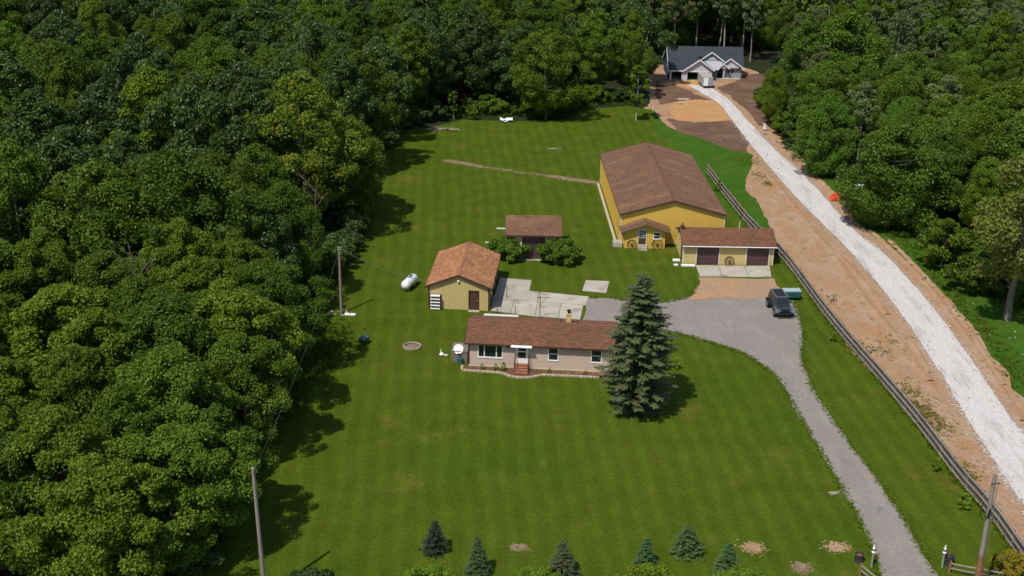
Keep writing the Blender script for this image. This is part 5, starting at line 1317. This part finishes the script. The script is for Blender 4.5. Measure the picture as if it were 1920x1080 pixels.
KIND = {'maple': 'mid green', 'bass': 'dark large leaved', 'olive': 'olive green', 'aspen': 'pale slender', 'edge': 'bushy', 'near': 'leafy', 'locust': 'khaki'}
def lab(where): return lambda k: '%s tree %s' % (KIND[k.rstrip('123')], where)
def grp(where): return lambda k: '%s trees %s' % (KIND[k.rstrip('123')], where)
n0 = wood([(-21.5, 60), (-22.5, 100), (-50, 100), (-36, 60)], 4.7, [('near1', 3), ('near2', 3), ('maple2', 1)], (9.5, 13.5), lab('in near left wood'), grp('in the near left wood'), 1, 60)
n1 = wood([(-22.0, 100), (-20.5, 128), (-22, 165), (-22, 180), (-90, 180), (-52, 100)], 5.7, [('maple1', 4), ('maple2', 4), ('maple3', 3), ('bass1', 3), ('bass2', 3), ('olive1', 3), ('near1', 1)], (10.5, 19), lab('in left wood'), grp('deep in the left wood'), 2, 88)
n2 = wood([(-22, 180), (-15, 184), (-8, 190), (0, 191), (8, 192), (12, 200), (22, 202), (22, 232), (-105, 232), (-90, 180)], 5.0, [('maple1', 4), ('maple2', 3), ('bass1', 3), ('bass2', 3), ('olive1', 2)], (12.5, 19.5), lab('behind the back lawn'), grp('in the wood behind the back lawn'), 3, 64)
n3 = wood([(24, 236), (48, 236), (52, 262), (18, 262)], 4.2, [('aspen1', 4), ('aspen2', 4), ('maple2', 2)], (15, 19), lab('behind the unfinished house'), grp('behind the unfinished house'), 4, 24)
RL = {'maple': [L_bright, L_bright, L_mid], 'edge': [L_bright, L_bright, L_mid]}
n3 += wood([(22, 243), (52, 243), (56, 278), (16, 278)], 3.0, [('edge1', 4), ('maple3', 2), ('olive2', 2)], (7, 13), lab('behind the unfinished house'), grp('behind the unfinished house'), 14, 24)
n4 = wood([(44.5, 186), (44.5, 168), (47.5, 158), (49.5, 150), (51, 138), (54, 130), (55.5, 121), (57, 110), (60, 106), (90, 106), (110, 190)], 5.2, [('maple1', 3), ('maple3', 2), ('edge1', 4), ('olive2', 2), ('aspen2', 2), ('bass2', 1)], (9, 14), lab('right of the gravel road'), grp('in the wood right of the gravel road'), 5, 44, leaves=RL)
n5 = wood([(49.5, 236), (51, 214), (48, 200), (44.5, 188), (110, 190), (125, 240)], 5.2, [('aspen1', 4), ('aspen2', 5), ('maple2', 2), ('olive1', 2), ('edge1', 1)], (11, 17.5), lab('in far right wood'), grp('in the far right wood'), 6, 46, leaves=RL)
n4 += n5
print('trees', n0, n1, n2, n3, n4, n5)

# shrubs closing the foot of the wood edges
edge_l = [(-20.6, 62), (-20.8, 80), (-21.0, 95), (-20.6, 107), (-18.8, 128), (-19.4, 154), (-19.8, 172), (-16.5, 183), (-8, 189), (0, 189.5), (8, 190.5), (12.5, 198), (20, 200)]
edge_r = [(46, 210), (43.5, 198), (42.2, 184), (43.0, 168), (45, 157), (46.5, 147), (48, 137), (50, 128), (52, 120), (53.5, 112), (58, 105)]
for nm, E_, sp, ks, lb, gp in (('shrub', edge_l, 3.1, ('bush1', 'bush2', 'bush2', 'bush1'), 'wild shrub at wood edge round lawn', 'wild shrubs along the lawn wood edge'), ('shrub', edge_r, 2.8, ('bush1', 'bush3', 'bush2'), 'wild shrub at wood edge right of road', 'wild shrubs along the right wood edge')):
    Lp = smooth_line([(*p, 0) for p in E_], 10); acc = 0
    for i in range(1, len(Lp)):
        acc += np.linalg.norm(Lp[i] - Lp[i - 1])
        if acc > sp:
            acc = rnd.uniform(-.6, .6); q = (Lp[i][0] + rnd.uniform(-.7, .5), Lp[i][1] + rnd.uniform(-.4, .6)); plant(rnd.choice(ks), *q, rnd.uniform(1.5, 3.4), lb + ', ' + place(*q, 1.0), 'shrub', gp, wide=rnd.uniform(.9, 1.3))

# far canopy beyond the trees one can tell apart
Vs = []; Qs = []; vr = []; off = 0; r = np.random.default_rng(99)
for i in range(150):
    y = r.uniform(236, 330) if i % 2 else r.uniform(262, 330); x = r.uniform(-150, 160)
    if 18 < x < 52 and y < 268: continue
    if x > 52 and y < 240: y += 10
    H = r.uniform(14, 20); R = r.uniform(3.6, 5.2); n = 1500
    d = r.normal(size=(n, 3)); d[:, 2] = np.abs(d[:, 2]) * .9 - .2; d /= np.linalg.norm(d, axis=1, keepdims=True); lob = 1 + .25 * np.sin(4 * np.arctan2(d[:, 1], d[:, 0]) + i) * np.sin(6 * d[:, 2] + i)
    P = d * np.array([R, R, H * .55]) * (lob * r.uniform(.75, 1, n))[:, None] + np.array([x, y, H * .45]); V, Q = leaf_quads(P, d + r.normal(size=(n, 3)) * .4 + np.array([0, 0, .5]), .95)
    Vs.append(V); Qs.append(Q + off); off += len(V); vr.append(np.clip(r.uniform(0, 1) * .6 + r.uniform(0, .4, n), 0, 1))
o = link('distant_woods', np_mesh('distant_woods', np.concatenate(Vs), np.concatenate(Qs), L_mid, np.concatenate(vr))); o['kind'] = 'stuff'; o['label'] = 'distant green woods closing the view behind the nearer trees'


# ------------------------------------------------------------------ spruces
def spruce(name, label, x, y, H, R, seed, leaf, cards=1.0, gap=.30, csize=.46, droop=.22, group=None, bark=M_darkbark, base=.25):
    r = np.random.default_rng(seed); t = thing(name, label, 'spruce', (x, y, 0), 0, group); P = []; N = []; br = MB()
    br.tube([(0, 0, 0), (0, 0, H * .5), (0, 0, H * .97)], [H * .018, H * .011, .015], 8); V4 = []; var = []
    z = base
    while z < H * .985:
        f = 1 - z / H; L0 = (R * (f ** .82) if H < 6 else R * ((f / .55) ** .72 if f < .55 else (1 if f < .78 else 1 - (f - .78) / .22 * .42))) + .06; nb = int(6 + 5 * f)
        a0 = r.uniform(0, 6.28)
        for k in range(nb):
            a = a0 + 2 * math.pi * k / nb + r.uniform(-.3, .3); L = L0 * (r.uniform(.68, 1.12) if H < 6 else r.uniform(.5, 1.18)); dr = droop * r.uniform(.4, 1.4) - .10 * (1 - f)
            dx, dy = math.cos(a), math.sin(a); zz = z + r.uniform(-.12, .12)
            def pt(s): return np.array([dx * L * s, dy * L * s, zz + L * (-dr * 1.1 * s + .55 * dr * s * s) + .10 * L * s])
            if L > .5: br.tube([pt(0), pt(.5), pt(.9)], [.03 + .004 * H * f, .018, .008], 4, cap=False)
            ns = max(3, int(L / .17 * cards))
            for j in range(ns):
                s = (j + .6) / ns; p = pt(s); wd = (.22 + .30 * math.sin(math.pi * min(1, s * .9 + .1))) * min(1.0, L * .6)
                for sd in (-1, 1, 0):
                    if sd == 0 and j % 2: continue
                    ang = sd * r.uniform(.6, 1.15); ux, uy = math.cos(a + ang), math.sin(a + ang); ln = csize * r.uniform(.7, 1.25) * (0.55 + .6 * wd / .5)
                    tip = p + np.array([ux * ln, uy * ln, -ln * r.uniform(.0, .35)]); md = (p + tip) / 2; px_, py_ = -uy, ux; h = ln * r.uniform(.14, .22)
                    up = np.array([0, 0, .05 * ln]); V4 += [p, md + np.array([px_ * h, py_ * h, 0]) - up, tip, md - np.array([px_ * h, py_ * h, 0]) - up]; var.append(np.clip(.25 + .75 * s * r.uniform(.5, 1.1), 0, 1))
        z += gap * r.uniform(.8, 1.2) * (0.55 + .6 * f)
    V = np.array(V4); Q = np.arange(len(V)).reshape(-1, 4)
    link('crown', np_mesh('crown', V, Q, leaf, np.array(var)), t); br.build('trunk', bark, t); return t


c = ground(1192, 772)
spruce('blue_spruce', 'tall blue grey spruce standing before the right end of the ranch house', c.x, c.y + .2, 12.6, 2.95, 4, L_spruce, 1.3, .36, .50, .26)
for u, v, H, R, lf, sd, lb in ((816, 1034, 2.6, .85, L_darkneedle, 11, 'dark dense brownish little spruce, leftmost on the front lawn'), (895, 1077, 3.1, .82, L_green_spruce, 12, 'slim green little spruce second from the left on the front lawn'), (1053, 1080, 3.0, .98, L_spruce, 13, 'grey green little spruce in the middle of the front lawn'),
                               (1210, 1062, 2.4, .76, L_green_spruce, 14, 'smallest narrow little spruce above the third lime shrub'), (1287, 1036, 2.4, 1.05, L_green_spruce, 15, 'wide round based little spruce standing highest up the front lawn'), (1361, 1082, 2.9, .98, L_green_spruce, 16, 'bushy green little spruce, rightmost on the front lawn')):
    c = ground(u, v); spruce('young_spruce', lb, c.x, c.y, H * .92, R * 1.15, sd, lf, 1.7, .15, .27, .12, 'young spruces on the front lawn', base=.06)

# ------------------------------------------------------------------ grass tufts, weeds and stones nobody could count
def tufts(name, pts, hs, m, label, spread=.16, blades=7, wd=.05):
    r = np.random.default_rng(len(pts) + 5); V = []; var = []
    for (x, y) in pts:
        h0 = r.uniform(*hs); n = blades; a = r.uniform(0, 6.28, n); rr = r.uniform(0, spread, n); q = np.stack([x + rr * np.cos(a), y + rr * np.sin(a), np.zeros(n)], 1)
        h = h0 * r.uniform(.6, 1.1, n); b = r.uniform(0, 6.28, n); s = np.stack([np.cos(b), np.sin(b), 0 * b], 1) * wd; lean = np.stack([np.cos(a), np.sin(a), 0 * a], 1) * (h * .45)[:, None]
        md = q + lean * .35 + np.stack([0 * h, 0 * h, h * .6], 1); tp = q + lean + np.stack([0 * h, 0 * h, h], 1)
        V.append(np.stack([q - s * .5, md - s, tp, md + s], 1).reshape(-1, 3)); var.append(r.uniform(0, 1, n))
    V = np.concatenate(V); o = link(name, np_mesh(name, V, np.arange(len(V)).reshape(-1, 4), m, np.concatenate(var))); o['kind'] = 'stuff'; o['label'] = label; return o


def along(E_, n, wd, seed):
    r = np.random.default_rng(seed); L = np.array([p[:2] for p in smooth_line([(*p[:2], 0) for p in E_], 12)]); i = r.integers(0, len(L) - 1, n); t = r.uniform(0, 1, n)[:, None]
    return L[i] * (1 - t) + L[i + 1] * t + r.normal(size=(n, 2)) * wd


tufts('tall_grass', np.concatenate([along(edge_l, 3600, .9, 1), along([(-20.2, 84), (-17.5, 96), (-17, 104)], 700, 1.3, 2)]), (.2, .6), M_tuft, 'tall rough grass along the wood edge of the lawn')
tufts('verge_weeds', np.concatenate([along(edge_r[2:], 1500, 1.3, 3), along([(44.6, 160), (44.8, 140), (46.2, 122), (46.4, 108), (45.6, 92)], 900, .8, 4)]), (.1, .34), M_tuft, 'weeds and long grass on the right road verge')
fp_ = along([(*p,) for p in FENCE], 1500, .16, 5)
tufts('fence_grass', fp_, (.15, .4), M_tuft, 'uncut grass growing along the foot of the wooden fence', .12, 6)
de = px((1484, 560), (1498, 590), (1507, 620), (1505, 660), (1510, 690), (1530, 738), (1568, 795), (1608, 850), (1650, 905), (1690, 965), (1722, 1020), (1760, 1080))
dw = px((1240, 618), (1290, 630), (1340, 645), (1390, 662), (1420, 680), (1452, 705), (1482, 750), (1508, 795), (1540, 850), (1575, 912), (1606, 965), (1634, 1025), (1650, 1080))
dn = px((1106, 558), (1150, 559), (1200, 568), (1250, 566), (1290, 556), (1308, 535))
tufts('driveway_grass', np.concatenate([along([(*p,) for p in de], 1500, .16, 6), along([(*p,) for p in dw], 1700, .16, 7), along([(*p,) for p in dn], 500, .16, 8)]), (.04, .12), M_tuft, 'short grass creeping over the edges of the grey driveway', .14, 6, .05)
for k, E_ in enumerate((road_l[14:], road_r[14:])):
    P = along([tuple(p) for p in E_], 2600, .30, 9 + k); flakes('gravel_spill', [tuple(p) for p in P], .0465, M_gravel, (.02, .10), 90 + k)
wl = []
for u, v, n, s in ((1608, 653, 60, .5), (1620, 660, 40, .4), (1650, 655, 50, .7), (1700, 730, 70, .6), (1715, 765, 220, .9), (1735, 785, 260, 1.0), (1680, 640, 40, .5), (1560, 560, 30, .5), (1806, 890, 260, .6), (1560, 605, 50, .5), (1402, 300, 160, 1.2), (1440, 345, 60, .4), (1530, 620, 20, .3), (1770, 800, 60, .6), (1425, 330, 60, .7)):
    c = ground(u, v); a = RNG.normal(size=(n, 2)) * s; wl += [(c.x + q[0], c.y + q[1] * 1.6) for q in a]
tufts('soil_weeds', wl, (.05, .18), M_tuft, 'scattered low weeds on the bare soil strip', .22, 6, .04)
V = []; var = []; F_ = []
sp_pts = np.concatenate([np.array([p for p in road_l])[RNG.integers(20, len(road_l), 500)] + RNG.normal(size=(500, 2)) * np.array([.55, 1.5]), np.array([p for p in road_r])[RNG.integers(20, len(road_r), 450)] + RNG.normal(size=(450, 2)) * np.array([.6, 1.5]),
                         np.stack([RNG.uniform(35.2, 38, 420), RNG.uniform(66, 98, 420)], 1), np.stack([RNG.uniform(31, 38, 200), RNG.uniform(98, 150, 200)], 1)])
mb = MB()
for p in sp_pts:
    s = abs(rnd.gauss(0, .05)) + .035; k = [(p[0] + s * math.cos(a) * rnd.uniform(.7, 1.2), p[1] + s * math.sin(a) * rnd.uniform(.7, 1.2), .01) for a in (0, 1.57, 3.14, 4.71)]; mb.add(k + [(p[0], p[1], .03 + s * rnd.uniform(.6, 1.0))], [(0, 1, 4), (1, 2, 4), (2, 3, 4), (3, 0, 4)])
o = mb.build('loose_stones', M_block); o['kind'] = 'stuff'; o['label'] = 'loose stones and soil clods beside the gravel road'
mb = MB()
for k in range(24):
    c = ground(rnd.uniform(1800, 1918), rnd.uniform(540, 680)); 
    if c.x < 46: continue
    s = rnd.uniform(.05, .12); mb.obox((c.x, c.y, .06 + s * .3), (s, s * .7, s * .35), Matrix.Rotation(rnd.uniform(0, 3), 3, 'Z'))
o = mb.build('litter_scraps', M_white); o['kind'] = 'stuff'; o['label'] = 'scattered white scraps in the grass of the right verge'
